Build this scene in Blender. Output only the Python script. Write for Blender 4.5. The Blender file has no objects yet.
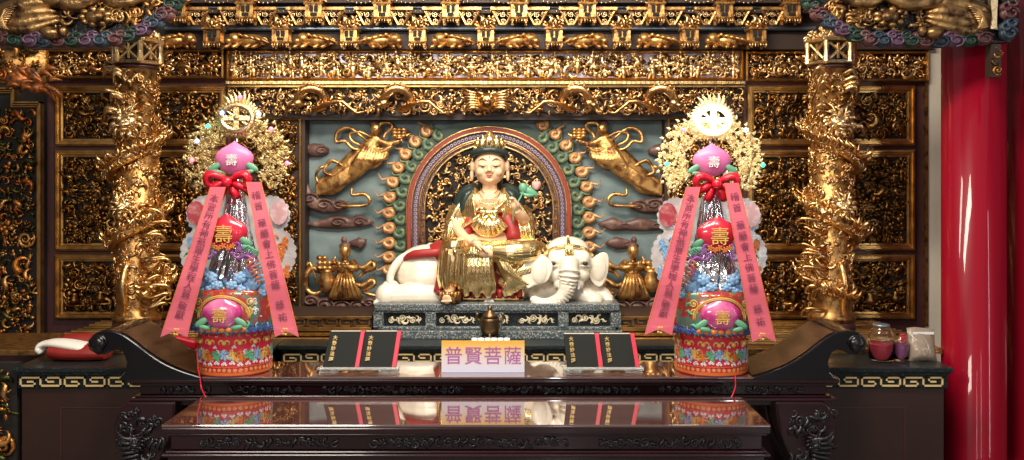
import bpy, math, random
import numpy as np
from math import pi, sin, cos
C = bpy.context.scene.collection
F = 900.0; HZ = 178.0; CZ = 1.9; AX = -0.19
V = lambda *a: np.array(a, float)
def P(px, py, Y):
    """the place in the room that stands at distance Y and height/side read off the photograph"""
    return V((px-512.0)*Y/F, Y, CZ-(py-HZ)*Y/F)
def X(px, Y): return (px-512.0)*Y/F
def Z(py, Y): return CZ-(py-HZ)*Y/F

# ------------------------------------------------------------------ mesh builder
def _frames(pts):
    n = len(pts); T = np.zeros((n, 3))
    T[1:-1] = pts[2:]-pts[:-2]; T[0] = pts[1]-pts[0]; T[-1] = pts[-1]-pts[-2]
    T /= np.maximum(np.linalg.norm(T, axis=1, keepdims=True), 1e-9)
    u = np.cross(T[0], V(0.13, 1, 0.07)); 
    if np.linalg.norm(u) < 1e-3: u = np.cross(T[0], V(1, 0, 0))
    u /= np.linalg.norm(u); U = [u]
    for i in range(1, n):
        u = U[-1]-T[i]*np.dot(U[-1], T[i]); u /= max(np.linalg.norm(u), 1e-9); U.append(u)
    U = np.array(U); return T, U, np.cross(T, U)
def smooth_path(pts, k=4):
    pts = np.array(pts, float); n = len(pts)
    if n < 3 or k < 2: return pts
    Q = np.vstack([2*pts[0]-pts[1], pts, 2*pts[-1]-pts[-2]]); out = []
    for i in range(n-1):
        p0, p1, p2, p3 = Q[i:i+4]
        for t in np.arange(k)/k:
            out.append(0.5*((2*p1)+(-p0+p2)*t+(2*p0-5*p1+4*p2-p3)*t*t+(-p0+3*p1-3*p2+p3)*t**3))
    out.append(pts[-1]); return np.array(out)
class MB:
    def __init__(s): s.v = []; s.f = []; s.n = 0
    def add(s, v, f):
        v = np.asarray(v, float); s.v.append(v)
        o = s.n; s.f.extend([tuple(i+o for i in q) for q in f]); s.n += len(v); return s
    def box(s, c, d, rz=0, rx=0, ry=0, taper=1.0):
        x, y, z = [a/2 for a in d]
        v = np.array([[-x,-y,-z],[x,-y,-z],[x,y,-z],[-x,y,-z],[-x*taper,-y*taper,z],[x*taper,-y*taper,z],[x*taper,y*taper,z],[-x*taper,y*taper,z]])
        v = rot(v, rx, ry, rz)+np.array(c)
        return s.add(v, [(3,2,1,0),(4,5,6,7),(0,1,5,4),(1,2,6,5),(2,3,7,6),(3,0,4,7)])
    def span(s, x0, x1, y0, y1, z0, z1):
        return s.box(((x0+x1)/2, (y0+y1)/2, (z0+z1)/2), (abs(x1-x0), abs(y1-y0), abs(z1-z0)))
    def tube(s, pts, r, n=6, k=3, flat=None, caps=True):
        pts = np.array(pts, float); m = len(pts)
        r = np.interp(np.linspace(0, 1, (m-1)*k+1), np.linspace(0, 1, len(r)), r) if np.ndim(r) else np.full((m-1)*k+1, r)
        if k > 1 and m > 2: pts = smooth_path(pts, k)
        else: pts = np.array([pts[0]+(pts[-1]-pts[0])*t for t in np.linspace(0, 1, len(r))]) if m == 2 else pts
        r = r[:len(pts)]
        T, U, W = _frames(pts); a = np.arange(n)*2*pi/n
        R = U[:, None, :]*np.cos(a)[None, :, None]+W[:, None, :]*np.sin(a)[None, :, None]
        v = R*r[:, None, None]
        if flat is not None: v[:, :, 1] *= flat
        v = v+pts[:, None, :]
        m = len(pts); v = v.reshape(-1, 3); f = []
        for i in range(m-1):
            for j in range(n):
                f.append((i*n+j, i*n+(j+1) % n, (i+1)*n+(j+1) % n, (i+1)*n+j))
        if caps: f.append(tuple(range(n-1, -1, -1))); f.append(tuple((m-1)*n+j for j in range(n)))
        return s.add(v, f)
    def ell(s, c, r, rx=0, ry=0, rz=0, n=10, m=7):
        if not np.ndim(r): r = (r, r, r)
        v = [[0, 0, 1]]
        for i in range(1, m):
            t = pi*i/m
            for j in range(n): a = 2*pi*j/n; v.append([sin(t)*cos(a), sin(t)*sin(a), cos(t)])
        v.append([0, 0, -1]); f = []
        for j in range(n): f.append((0, 1+j, 1+(j+1) % n))
        for i in range(m-2):
            for j in range(n):
                a = 1+i*n; f.append((a+j, a+n+j, a+n+(j+1) % n, a+(j+1) % n))
        a = 1+(m-2)*n; e = len(v)-1
        for j in range(n): f.append((a+j, e, a+(j+1) % n))
        return s.add(rot(np.array(v)*np.array(r), rx, ry, rz)+np.array(c), f)
    def lathe(s, prof, c=(0, 0, 0), n=24, rip=None, a0=0, a1=2*pi, sx=1, sy=1):
        full = abs(a1-a0-2*pi) < 1e-6; k = n if full else n+1; v = []
        for (r, z) in prof:
            for j in range(k):
                a = a0+(a1-a0)*j/n; q = r*(rip(a, z) if rip else 1)
                v.append([q*cos(a)*sx, q*sin(a)*sy, z])
        f = []
        for i in range(len(prof)-1):
            for j in range(n):
                j2 = (j+1) % k; f.append((i*k+j, i*k+j2, (i+1)*k+j2, (i+1)*k+j))
        if full:
            if prof[0][0] > 1e-5: f.append(tuple(range(k-1, -1, -1)))
            if prof[-1][0] > 1e-5: f.append(tuple((len(prof)-1)*k+j for j in range(k)))
        return s.add(np.array(v)+np.array(c), f)
    def prism(s, o, y0, y1):
        """outline in x,z drawn out from y0 to y1"""
        o = [tuple(p) for p in o]; n = len(o)
        v = [[p[0], y0, p[1]] for p in o]+[[p[0], y1, p[1]] for p in o]
        f = [tuple(range(n)), tuple(range(2*n-1, n-1, -1))]+[(i, n+i, n+(i+1) % n, (i+1) % n) for i in range(n)]
        return s.add(v, f)
    def frame(s, x0, x1, z0, z1, prof):
        """mitred picture-frame moulding; prof = (inward offset, y)"""
        v = []; k = len(prof)
        for (a, b, sa, sb) in ((x0, z0, 1, 1), (x1, z0, -1, 1), (x1, z1, -1, -1), (x0, z1, 1, -1)):
            for (o, y) in prof: v.append([a+sa*o, y, b+sb*o])
        f = []
        for c in range(4):
            d = (c+1) % 4
            for i in range(k-1): f.append((c*k+i, c*k+i+1, d*k+i+1, d*k+i))
        return s.add(v, f)
    def stamp(s, t, M, off):
        v, f = t; return s.add(v@M.T+off, f)
    def mesh(s, name, smooth=True, org=(0, 0, 0)):
        v = np.vstack(s.v)-np.array(org, float)
        me = bpy.data.meshes.new(name)
        ln = [len(q) for q in s.f]; lo = np.concatenate([[0], np.cumsum(ln)[:-1]]).astype(np.int32)
        me.vertices.add(len(v)); me.vertices.foreach_set('co', v.astype(np.float32).ravel())
        fl = np.fromiter((i for q in s.f for i in q), np.int32)
        me.loops.add(len(fl)); me.loops.foreach_set('vertex_index', fl)
        me.polygons.add(len(ln)); me.polygons.foreach_set('loop_start', lo)
        me.update(calc_edges=True); me.validate()
        me.polygons.foreach_set('use_smooth', np.full(len(me.polygons), bool(smooth)))
        return me
    def build(s, name, mat, parent=None, smooth=False, vox=None, sm=2, bevel=None, sub=None):
        org = ORG.get(parent.name, (0, 0, 0)) if parent else (0, 0, 0)
        if parent is None:
            v = np.vstack(s.v); lo, hi = v.min(0), v.max(0); org = ((lo[0]+hi[0])/2, (lo[1]+hi[1])/2, lo[2])
        o = bpy.data.objects.new(name, s.mesh(name, smooth or bool(vox), org)); C.objects.link(o)
        ORG[o.name] = tuple(org)
        if parent: o.parent = parent
        else: o.location = org
        if mat: o.data.materials.append(mat)
        if vox:
            m = o.modifiers.new('remesh', 'REMESH'); m.mode = 'VOXEL'; m.voxel_size = vox; m.use_smooth_shade = True
            if sm: m = o.modifiers.new('smooth', 'SMOOTH'); m.factor = 0.5; m.iterations = sm
        if bevel:
            m = o.modifiers.new('bevel', 'BEVEL'); m.width = bevel; m.segments = 2; m.limit_method = 'ANGLE'; m.angle_limit = 0.7
        if sub: m = o.modifiers.new('sub', 'SUBSURF'); m.levels = m.render_levels = sub
        return o
ORG = {}
def rot(v, rx=0, ry=0, rz=0):
    if rx: c, s = cos(rx), sin(rx); v = v@np.array([[1, 0, 0], [0, c, -s], [0, s, c]]).T
    if ry: c, s = cos(ry), sin(ry); v = v@np.array([[c, 0, s], [0, 1, 0], [-s, 0, c]]).T
    if rz: c, s = cos(rz), sin(rz); v = v@np.array([[c, -s, 0], [s, c, 0], [0, 0, 1]]).T
    return v
def tag(o, label, cat, group=None, kind=None):
    if label: o['label'] = label
    if cat: o['category'] = cat
    if group: o['group'] = group
    if kind: o['kind'] = kind
    return o
def root(name, loc, label, cat, group=None):
    o = bpy.data.objects.new(name, None); C.objects.link(o); o.location = loc; o.empty_display_size = 0.1
    ORG[o.name] = tuple(loc); return tag(o, label, cat, group)
def struct(name, mb, mat, **k):
    o = mb.build(name, mat, **k); o['kind'] = 'structure'; return o
def dup(o, loc, label, parent=None, flip=False):
    c = o.copy(); C.objects.link(c)
    if parent: c.parent = parent
    else:
        c.location = loc; c['label'] = label
        if flip: c.scale = (-1, 1, 1)
    ORG[c.name] = tuple(loc) if loc is not None else (0, 0, 0)
    for ch in list(o.children): dup(ch, None, None, c)
    return c

# ------------------------------------------------------------------ materials
def mat(name, col, rough=0.5, metal=0.0, **k):
    m = bpy.data.materials.new(name); m.use_nodes = True; nt = m.node_tree; b = nt.nodes['Principled BSDF']
    b.inputs['Base Color'].default_value = (*col, 1); b.inputs['Roughness'].default_value = rough; b.inputs['Metallic'].default_value = metal
    for a, v in k.get('set', {}).items(): b.inputs[a].default_value = v
    if 'noise' in k:      # (scale, colour2, low, high)
        sc, c2, lo, hi = k['noise'][:4]
        tc = nt.nodes.new('ShaderNodeTexCoord'); mp = nt.nodes.new('ShaderNodeMapping'); nz = nt.nodes.new('ShaderNodeTexNoise'); rp = nt.nodes.new('ShaderNodeValToRGB')
        mp.inputs['Scale'].default_value = k.get('stretch', (1, 1, 1)); nz.inputs['Scale'].default_value = sc; nz.inputs['Detail'].default_value = 5
        nt.links.new(tc.outputs['Object'], mp.inputs[0]); nt.links.new(mp.outputs[0], nz.inputs[0]); nt.links.new(nz.outputs[0], rp.inputs[0])
        rp.color_ramp.elements[0].position = lo; rp.color_ramp.elements[0].color = (*col, 1)
        rp.color_ramp.elements[1].position = hi; rp.color_ramp.elements[1].color = (*c2, 1)
        src = rp.outputs[0]
        if 'island' in k:
            g = nt.nodes.new('ShaderNodeNewGeometry'); r2 = nt.nodes.new('ShaderNodeValToRGB'); mx = nt.nodes.new('ShaderNodeMix'); mx.data_type = 'RGBA'; mx.blend_type = 'MULTIPLY'
            mx.inputs[0].default_value = 1; nt.links.new(g.outputs['Random Per Island'], r2.inputs[0])
            r2.color_ramp.interpolation = k.get('interp', 'LINEAR')
            els = r2.color_ramp.elements; n = len(k['island'])
            while len(els) < n: els.new(0.5)
            for i, c in enumerate(k['island']): els[i].position = i/(n if k.get('interp') else max(n-1, 1)); els[i].color = (*c, 1)
            nt.links.new(src, mx.inputs[6]); nt.links.new(r2.outputs[0], mx.inputs[7]); src = mx.outputs[2]
        nt.links.new(src, b.inputs['Base Color'])
    if 'bump' in k:
        sc, st = k['bump']; nb = nt.nodes.new('ShaderNodeTexNoise'); nb.inputs['Scale'].default_value = sc; nb.inputs['Detail'].default_value = 3
        tc = nt.nodes.new('ShaderNodeTexCoord'); bp = nt.nodes.new('ShaderNodeBump'); bp.inputs['Strength'].default_value = st; bp.inputs['Distance'].default_value = 0.01
        nt.links.new(tc.outputs['Object'], nb.inputs[0]); nt.links.new(nb.outputs[0], bp.inputs['Height']); nt.links.new(bp.outputs[0], b.inputs['Normal'])
    return m
M = {}
GI = [(0.28, 0.22, 0.18), (1, 1, 1), (0.75, 0.55, 0.4), (1, 0.95, 0.85), (0.5, 0.4, 0.3)]
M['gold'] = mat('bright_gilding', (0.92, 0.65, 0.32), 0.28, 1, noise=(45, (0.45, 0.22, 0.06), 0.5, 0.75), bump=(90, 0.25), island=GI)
M['goldb'] = mat('pale_gilding', (1.0, 0.78, 0.42), 0.30, 1, noise=(60, (0.6, 0.36, 0.13), 0.5, 0.72), bump=(120, 0.25), island=[(0.55, 0.45, 0.4), (1, 1, 1), (0.8, 0.75, 0.8), (1, 0.95, 0.8)])
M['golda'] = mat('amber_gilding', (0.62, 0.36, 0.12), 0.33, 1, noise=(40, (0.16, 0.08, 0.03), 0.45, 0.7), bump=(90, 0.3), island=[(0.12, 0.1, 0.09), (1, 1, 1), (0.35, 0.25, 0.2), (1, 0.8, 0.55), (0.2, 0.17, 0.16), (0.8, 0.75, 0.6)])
M['goldc'] = mat('painted_gilding', (0.70, 0.38, 0.12), 0.4, 0.85, noise=(30, (0.25, 0.10, 0.04), 0.45, 0.7), bump=(90, 0.3), interp='CONSTANT', island=[(1, 1, 1), (0.15, 0.25, 0.2), (1, 0.75, 0.5), (0.12, 0.12, 0.14), (0.8, 0.45, 0.3), (1, 0.9, 0.7), (0.1, 0.2, 0.2)])
M['goldf'] = mat('frame_gilding', (0.72, 0.43, 0.14), 0.34, 1, noise=(14, (0.35, 0.18, 0.06), 0.4, 0.75), stretch=(1, 1, 1), bump=(60, 0.1))
M['goldd'] = mat('old_gilding', (0.55, 0.30, 0.10), 0.36, 0.9, noise=(26, (0.13, 0.06, 0.025), 0.45, 0.68), bump=(90, 0.3))
M['robe'] = mat('burnished_gold', (1.0, 0.78, 0.38), 0.25, 0.95, noise=(14, (0.75, 0.46, 0.15), 0.48, 0.68), bump=(30, 0.08))  # darker mottling in the colour stands for shade in the folds
M['dark'] = mat('black_ground', (0.012, 0.009, 0.008), 0.8)
M['darkbr'] = mat('dark_brown_ground', (0.035, 0.018, 0.012), 0.6)
M['maroon'] = mat('maroon_timber', (0.075, 0.028, 0.030), 0.4, noise=(8, (0.055, 0.02, 0.022), 0.4, 0.7), stretch=(3, 3, 0.4))
M['teal'] = mat('weathered_teal_paint', (0.11, 0.165, 0.17), 0.55, noise=(3.2, (0.27, 0.34, 0.345), 0.40, 0.72), stretch=(1, 1, 1.2), bump=(20, 0.1))
M['apsara'] = mat('carved_gilt_wood', (0.72, 0.40, 0.13), 0.36, 0.8, noise=(16, (0.20, 0.08, 0.03), 0.44, 0.64), bump=(40, 0.35))
M['cloud'] = mat('brown_painted_cloud', (0.12, 0.055, 0.045), 0.45, noise=(16, (0.32, 0.19, 0.14), 0.5, 0.75))
M['grn'] = mat('green_flame_paint', (0.07, 0.13, 0.08), 0.45, noise=(30, (0.30, 0.27, 0.10), 0.5, 0.7))
M['orn'] = mat('ochre_flame_paint', (0.62, 0.33, 0.14), 0.4, 0.3, noise=(30, (0.25, 0.10, 0.06), 0.5, 0.7))
M['redp'] = mat('brick_red_paint', (0.26, 0.035, 0.022), 0.45)
M['purple'] = mat('purple_band_paint', (0.10, 0.05, 0.09), 0.4)
M['bead'] = mat('silvery_bead_paint', (0.45, 0.38, 0.45), 0.3, 0.3)
M['lace'] = mat('violet_gold_lace', (0.30, 0.17, 0.11), 0.35, 0.8, noise=(40, (0.2, 0.1, 0.12), 0.45, 0.7), bump=(90, 0.3))
M['skin'] = mat('pink_skin_paint', (0.80, 0.47, 0.33), 0.42)
M['face'] = mat('pale_gilt_face', (0.78, 0.50, 0.31), 0.36, set={'Specular IOR Level': .35})
M['hair'] = mat('black_green_paint', (0.018, 0.032, 0.028), 0.35)
M['ivory'] = mat('ivory_glaze', (0.80, 0.72, 0.58), 0.3, noise=(9, (0.88, 0.82, 0.70), 0.4, 0.7), set={'Coat Weight': 0.4})
M['crimson'] = mat('crimson_cloth_paint', (0.34, 0.022, 0.022), 0.45)
M['ink'] = mat('dark_ink', (0.02, 0.012, 0.015), 0.5)
M['lip'] = mat('lip_paint', (0.55, 0.08, 0.07), 0.4)
M['leaf'] = mat('green_leaf', (0.12, 0.33, 0.20), 0.4)
M['granite'] = mat('speckled_black_granite', (0.010, 0.014, 0.015), 0.28, noise=(160, (0.16, 0.18, 0.18), 0.58, 0.74), set={'Specular IOR Level': .3})
M['granb'] = mat('speckled_blue_granite', (0.05, 0.075, 0.095), 0.3, noise=(110, (0.50, 0.48, 0.40), 0.50, 0.66))
M['fret'] = mat('yellow_gold_fret', (0.85, 0.62, 0.28), 0.45, 0.3)
M['cream'] = mat('cream_inlay', (0.85, 0.72, 0.48), 0.4)
M['brown'] = mat('brown_counter_paint', (0.026, 0.008, 0.005), 0.5, noise=(3, (0.034, 0.011, 0.007), 0.4, 0.6))
M['mahog'] = mat('dark_mahogany_lacquer', (0.016, 0.005, 0.006), 0.22, noise=(6, (0.026, 0.007, 0.010), 0.4, 0.65), stretch=(0.4, 2, 2), set={'Coat Weight': 0.35, 'Coat Roughness': 0.08, 'Specular IOR Level': .35})
M['mirror'] = mat('polished_mahogany_top', (0.07, 0.025, 0.022), 0.06, noise=(4, (0.10, 0.035, 0.03), 0.4, 0.65), stretch=(0.3, 2, 2), set={'IOR': 2.3, 'Coat Weight': 1.0, 'Coat Roughness': 0.02, 'Coat IOR': 2.0})
M['ebony'] = mat('black_lacquered_wood', (0.006, 0.005, 0.007), 0.2, set={'Coat Weight': 0.2, 'Specular IOR Level': .4})
M['ebcarve'] = mat('black_carved_wood', (0.016, 0.013, 0.016), 0.28, bump=(60, 0.3))
M['burl'] = mat('brown_burl_wood', (0.11, 0.055, 0.03), 0.25, noise=(5, (0.045, 0.02, 0.012), 0.35, 0.68), stretch=(4, 1, 1))
M['red'] = mat('red_lacquer', (0.30, 0.004, 0.018), 0.3, noise=(2, (0.22, 0.003, 0.015), 0.35, 0.7), stretch=(3, 3, 0.2), set={'Coat Weight': 0.5, 'Coat Roughness': 0.03, 'Specular IOR Level': .1})
M['plaster'] = mat('cream_plaster', (0.80, 0.73, 0.60), 0.6, noise=(4, (0.70, 0.64, 0.52), 0.4, 0.7), stretch=(2, 2, 0.4))
M['stone'] = mat('grey_stone_floor', (0.16, 0.15, 0.14), 0.3, noise=(3, (0.20, 0.19, 0.18), 0.4, 0.7))
M['wallm'] = mat('plain_dark_wall', (0.10, 0.07, 0.06), 0.7)
M['tred'] = mat('printed_red', (0.58, 0.02, 0.05), 0.22, set={'Coat Weight': 0.7})
M['tmag'] = mat('printed_magenta', (0.46, 0.03, 0.18), 0.25, noise=(10, (0.72, 0.22, 0.42), 0.4, 0.7), set={'Coat Weight': 0.7})
M['tpink'] = mat('pink_peach_plastic', (0.60, 0.13, 0.34), 0.35, noise=(5, (0.70, 0.22, 0.42), 0.4, 0.7))
M['trib'] = mat('pink_ribbon_cloth', (0.60, 0.105, 0.15), 0.55)
M['bow'] = mat('red_satin', (0.62, 0.01, 0.03), 0.25)
M['tblue'] = mat('printed_sky_blue', (0.22, 0.42, 0.68), 0.3)
M['tnavy'] = mat('printed_wave_blue', (0.05, 0.10, 0.28), 0.3)
M['twhite'] = mat('printed_white', (0.80, 0.80, 0.82), 0.35)
M['tor'] = mat('printed_orange', (0.62, 0.17, 0.03), 0.35)
M['tyel'] = mat('printed_yellow', (0.72, 0.43, 0.10), 0.35)
M['tgrn'] = mat('printed_green', (0.10, 0.42, 0.22), 0.35)
M['foil'] = mat('crinkled_silver_foil', (0.75, 0.75, 0.78), 0.16, 1, bump=(22, 1.0))
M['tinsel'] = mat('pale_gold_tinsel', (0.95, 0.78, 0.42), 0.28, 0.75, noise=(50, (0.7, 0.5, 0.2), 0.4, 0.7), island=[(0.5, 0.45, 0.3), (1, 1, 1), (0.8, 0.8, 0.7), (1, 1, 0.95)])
M['tinselr'] = mat('lamplit_gold_tinsel', (1.0, 0.84, 0.5), 0.25, 0.6, noise=(50, (0.8, 0.6, 0.3), 0.4, 0.7), island=[(0.7, 0.6, 0.5), (1, 1, 1), (1, 1, 0.9)], set={'Emission Color': (1, 0.78, 0.35, 1), 'Emission Strength': 0.25})  # lighter gold with faint emission, standing in for lamp glow on the tinsel
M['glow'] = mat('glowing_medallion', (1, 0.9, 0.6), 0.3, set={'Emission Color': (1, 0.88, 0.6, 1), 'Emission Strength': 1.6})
M['bookblk'] = mat('black_book_cloth', (0.012, 0.013, 0.012), 0.6, set={'Specular IOR Level': .2})
M['bookred'] = mat('red_book_spine', (0.55, 0.03, 0.06), 0.45)
M['paper'] = mat('page_edge_paper', (0.55, 0.5, 0.42), 0.7)
M['acry'] = mat('clear_acrylic', (0.85, 0.87, 0.85), 0.1, set={'Transmission Weight': 0.75, 'IOR': 1.2})
M['china'] = mat('white_china', (0.85, 0.86, 0.85), 0.2)
M['bronze'] = mat('aged_bronze', (0.20, 0.12, 0.06), 0.35, 0.9)
M['signtxt'] = mat('purple_brush_ink', (0.40, 0.12, 0.35), 0.5)
M['goldtxt'] = mat('gold_lettering', (0.55, 0.38, 0.14), 0.4, 0.3)
M['glass'] = mat('clear_jar_glass', (0.95, 0.97, 0.95), 0.03, set={'Transmission Weight': 1.0, 'IOR': 1.35})
M['jred'] = mat('dark_red_candle_wax', (0.42, 0.03, 0.06), 0.4)
M['jpur'] = mat('purple_candle_wax', (0.26, 0.07, 0.20), 0.4)
M['bag'] = mat('cloudy_plastic_bag', (0.30, 0.23, 0.17), 0.18, bump=(25, 0.8), set={'Coat Weight': 0.6})
M['beamg'] = mat('shade_dimmed_gilding', (.42, .25, .10), .38, .9, noise=(14, (.08, .04, .02), .44, .62), bump=(40, .5))  # gold darkened in its colour to stand for weak light at the beam ends
M['redcl'] = mat('red_cushion_cloth', (0.24, 0.014, 0.010), 0.5)
M['whcl'] = mat('white_cushion_top', (0.78, 0.73, 0.66), 0.5)
M['bluep'] = mat('slate_blue_cloud_paint', (0.02, 0.035, 0.055), 0.45, noise=(18, (0.06, 0.09, 0.115), 0.45, 0.7))  # this and the next two cloud paints are darkened for the dim beam corners
M['greenp'] = mat('dark_green_cloud_paint', (0.014, 0.035, 0.024), 0.45)
M['pinkp'] = mat('dusty_pink_cloud_paint', (0.09, 0.03, 0.032), 0.45, noise=(18, (0.17, 0.08, 0.08), 0.45, 0.7))
M['steel'] = mat('grey_blue_rod', (0.22, 0.26, 0.30), 0.3, 0.6)
def led(name, c, s):
    return mat(name, c, 0.3, set={'Emission Color': (*c, 1), 'Emission Strength': s})
M['ledb'] = led('blue_lamp', (0.25, 0.4, 1.0), 5); M['ledg'] = led('green_lamp', (0.05, 1, 0.45), 3); M['ledr'] = led('pink_lamp', (1, 0.15, 0.25), 3); M['ledw'] = led('white_lamp', (0.9, 0.95, 1), 5)

def text(s, loc, size, m, parent, rx=pi/2, ry=0, rz=0, name='lettering', ext=0.001, off=0.0, vert=False, gap=1.05):
    if vert: s = '\n'.join(s)
    cu = bpy.data.curves.new(name, 'FONT'); cu.body = s; cu.size = size; cu.align_x = 'CENTER'; cu.align_y = 'CENTER'; cu.extrude = ext; cu.offset = off; cu.space_line = gap
    cu.resolution_u = 3
    cu.materials.append(m); o = bpy.data.objects.new(name, cu); C.objects.link(o)
    org = np.array(ORG.get(parent.name, (0, 0, 0))) if parent else np.zeros(3)
    o.location = np.array(loc, float)-org; o.rotation_mode = 'XYZ'
    from mathutils import Matrix
    # stand up facing -Y, then lean in the plane by ry
    o.rotation_euler = (Matrix.Rotation(rz, 4, 'Z') @ Matrix.Rotation(ry, 4, 'Y') @ Matrix.Rotation(rx, 4, 'X')).to_euler()
    o.parent = parent; return o

# ------------------------------------------------------------------ carving motifs (unit size, x-z plane, relief towards -y)
def T(fn):
    m = MB(); fn(m); v = np.vstack(m.v); return (v, m.f)
def m_scroll(m):
    t = np.linspace(0, 1, 15); r = 0.46*(1-0.86*t); a = 1.7*2*pi*t
    m.tube(np.c_[r*np.cos(a), -0.05-0.16*t, r*np.sin(a)], [0.03, 0.10, 0.09, 0.07, 0.08], n=5, k=1); m.ell((0.02, -0.22, 0), 0.09, n=6, m=4)
def m_hook(m):
    t = np.linspace(0, 1, 9); a = -0.5+3.9*t; r = 0.42*(1-0.45*t)
    m.tube(np.c_[r*np.cos(a), -0.06-0.12*np.sin(pi*t), r*np.sin(a)], [0.17, 0.16, 0.11, 0.07, 0.015], n=5, k=1)
def m_leaf(m):
    t = np.linspace(0, 1, 8)
    m.tube(np.c_[-0.5+t, -0.08-0.15*np.sin(pi*t), 0.16*np.sin(2*pi*t)], [0.02, 0.12, 0.17, 0.12, 0.01], n=5, k=1, flat=0.6)
    for s in (-1, 1):
        m.tube(np.array([[0, -0.1, 0], [0.12, -0.16, 0.16*s], [0.05, -0.13, 0.34*s]]), [0.08, 0.07, 0.01], n=4, k=2)
def m_flower(m):
    for i in range(5):
        a = i*2*pi/5; m.ell((0.25*cos(a), -0.08, 0.25*sin(a)), (0.19, 0.09, 0.12), ry=-a, n=6, m=4)
    m.ell((0, -0.16, 0), 0.11, n=6, m=4)
def m_figure(m):
    m.ell((0, -0.12, -0.12), (0.17, 0.13, 0.36), n=7, m=5); m.ell((0.02, -0.16, 0.14), (0.16, 0.12, 0.17), n=7, m=5)
    m.ell((0.02, -0.2, 0.38), (0.095, 0.1, 0.12), n=7, m=5); m.ell((0.02, -0.2, 0.5), (0.06, 0.06, 0.07), n=5, m=4)
    m.tube([[0.14, -0.16, 0.2], [0.3, -0.22, 0.05], [0.22, -0.3, 0.2]], [0.07, 0.06, 0.04], n=5, k=2)
    m.tube([[-0.12, -0.16, 0.2], [-0.25, -0.24, 0.0], [-0.1, -0.3, -0.02]], [0.07, 0.06, 0.04], n=5, k=2)
    m.tube([[-0.14, -0.12, -0.1], [-0.22, -0.14, -0.35], [-0.32, -0.12, -0.45]], [0.08, 0.07, 0.02], n=5, k=2)
def m_horse(m):
    m.ell((0, -0.14, 0.02), (0.36, 0.14, 0.15), n=8, m=5); m.tube([[0.25, -0.14, 0.08], [0.38, -0.16, 0.28], [0.52, -0.16, 0.24]], [0.13, 0.09, 0.05], n=5, k=2)
    for x in (-0.27, -0.17, 0.17, 0.28): m.tube([[x, -0.12, 0], [x+0.03, -0.14, -0.2], [x-0.02, -0.12, -0.4]], [0.08, 0.05, 0.04], n=4, k=1)
    m.tube([[-0.32, -0.12, 0.1], [-0.48, -0.14, 0.02], [-0.5, -0.12, -0.2]], [0.04, 0.06, 0.02], n=4, k=2)
def m_cloud(m):
    for cx, cz, r in ((-0.26, -0.05, 0.2), (0.02, 0.12, 0.24), (0.28, -0.04, 0.19)):
        t = np.linspace(0, 1, 8); a = 2*pi*1.1*t+cx*6; q = r*(1-0.75*t)
        m.tube(np.c_[cx+q*np.cos(a), -0.05-0.14*t, cz+q*np.sin(a)], [0.07, 0.08, 0.06], n=5, k=1)
def m_branch(m):
    m.tube([[-0.5, -0.04, -0.3], [-0.15, -0.1, -0.02], [0.15, -0.06, 0.02], [0.5, -0.1, 0.35]], [0.06, 0.055, 0.05, 0.02], n=5, k=3)
    for x, z, a in ((-0.25, -0.05, 1.2), (0.0, 0.16, 0.6), (0.25, -0.05, -0.8), (0.42, 0.16, -0.3), (-0.05, -0.2, -1.4), (0.25, 0.34, 1.3)):
        m.ell((x, -0.14, z), (0.14, 0.05, 0.07), ry=-a, n=6, m=4)
def m_bird(m):
    m.ell((0, -0.15, 0), (0.26, 0.11, 0.12), ry=-0.4, n=7, m=5); m.ell((0.26, -0.2, 0.16), 0.09, n=6, m=4)
    for i in range(3): m.tube([[-0.05, -0.16, 0], [-0.2, -0.2, 0.2-0.1*i], [-0.48, -0.1, 0.25-0.24*i]], [0.09, 0.08, 0.01], n=4, k=2)
def m_rock(m):
    for x, z, r in ((-0.25, -0.1, 0.2), (0.05, 0.02, 0.25), (0.3, -0.14, 0.16)): m.ell((x, -0.06, z), (r, 0.14, r*0.75), ry=x, n=6, m=4)
def m_pavilion(m):
    m.box((0, -0.1, -0.1), (0.46, 0.14, 0.06)); m.box((0, -0.1, -0.4), (0.56, 0.16, 0.07))
    for x in (-0.19, -0.06, 0.06, 0.19): m.box((x, -0.12, -0.25), (0.04, 0.08, 0.28))
    m.tube([[-0.48, -0.14, 0.1], [-0.25, -0.16, -0.02], [0, -0.18, 0.02], [0.25, -0.16, -0.02], [0.48, -0.14, 0.1]], [0.03, 0.08, 0.1, 0.08, 0.03], n=5, k=2)
    m.box((0, -0.12, 0.14), (0.34, 0.12, 0.18)); m.tube([[-0.34, -0.14, 0.34], [0, -0.16, 0.25], [0.34, -0.14, 0.34]], [0.02, 0.08, 0.02], n=5, k=3)
TP = {k: T(f) for k, f in dict(scroll=m_scroll, hook=m_hook, leaf=m_leaf, flower=m_flower, figure=m_figure, horse=m_horse, cloud=m_cloud, branch=m_branch, bird=m_bird, rock=m_rock, pavilion=m_pavilion).items()}
UPR = ('figure', 'horse', 'pavilion')
def mxz(a, s, flip=1, d=1.0):
    c, q = cos(a), sin(a)
    return np.array([[c, 0, -q], [0, 1, 0], [q, 0, c]])@np.diag([s*flip, s*d, s])
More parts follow.
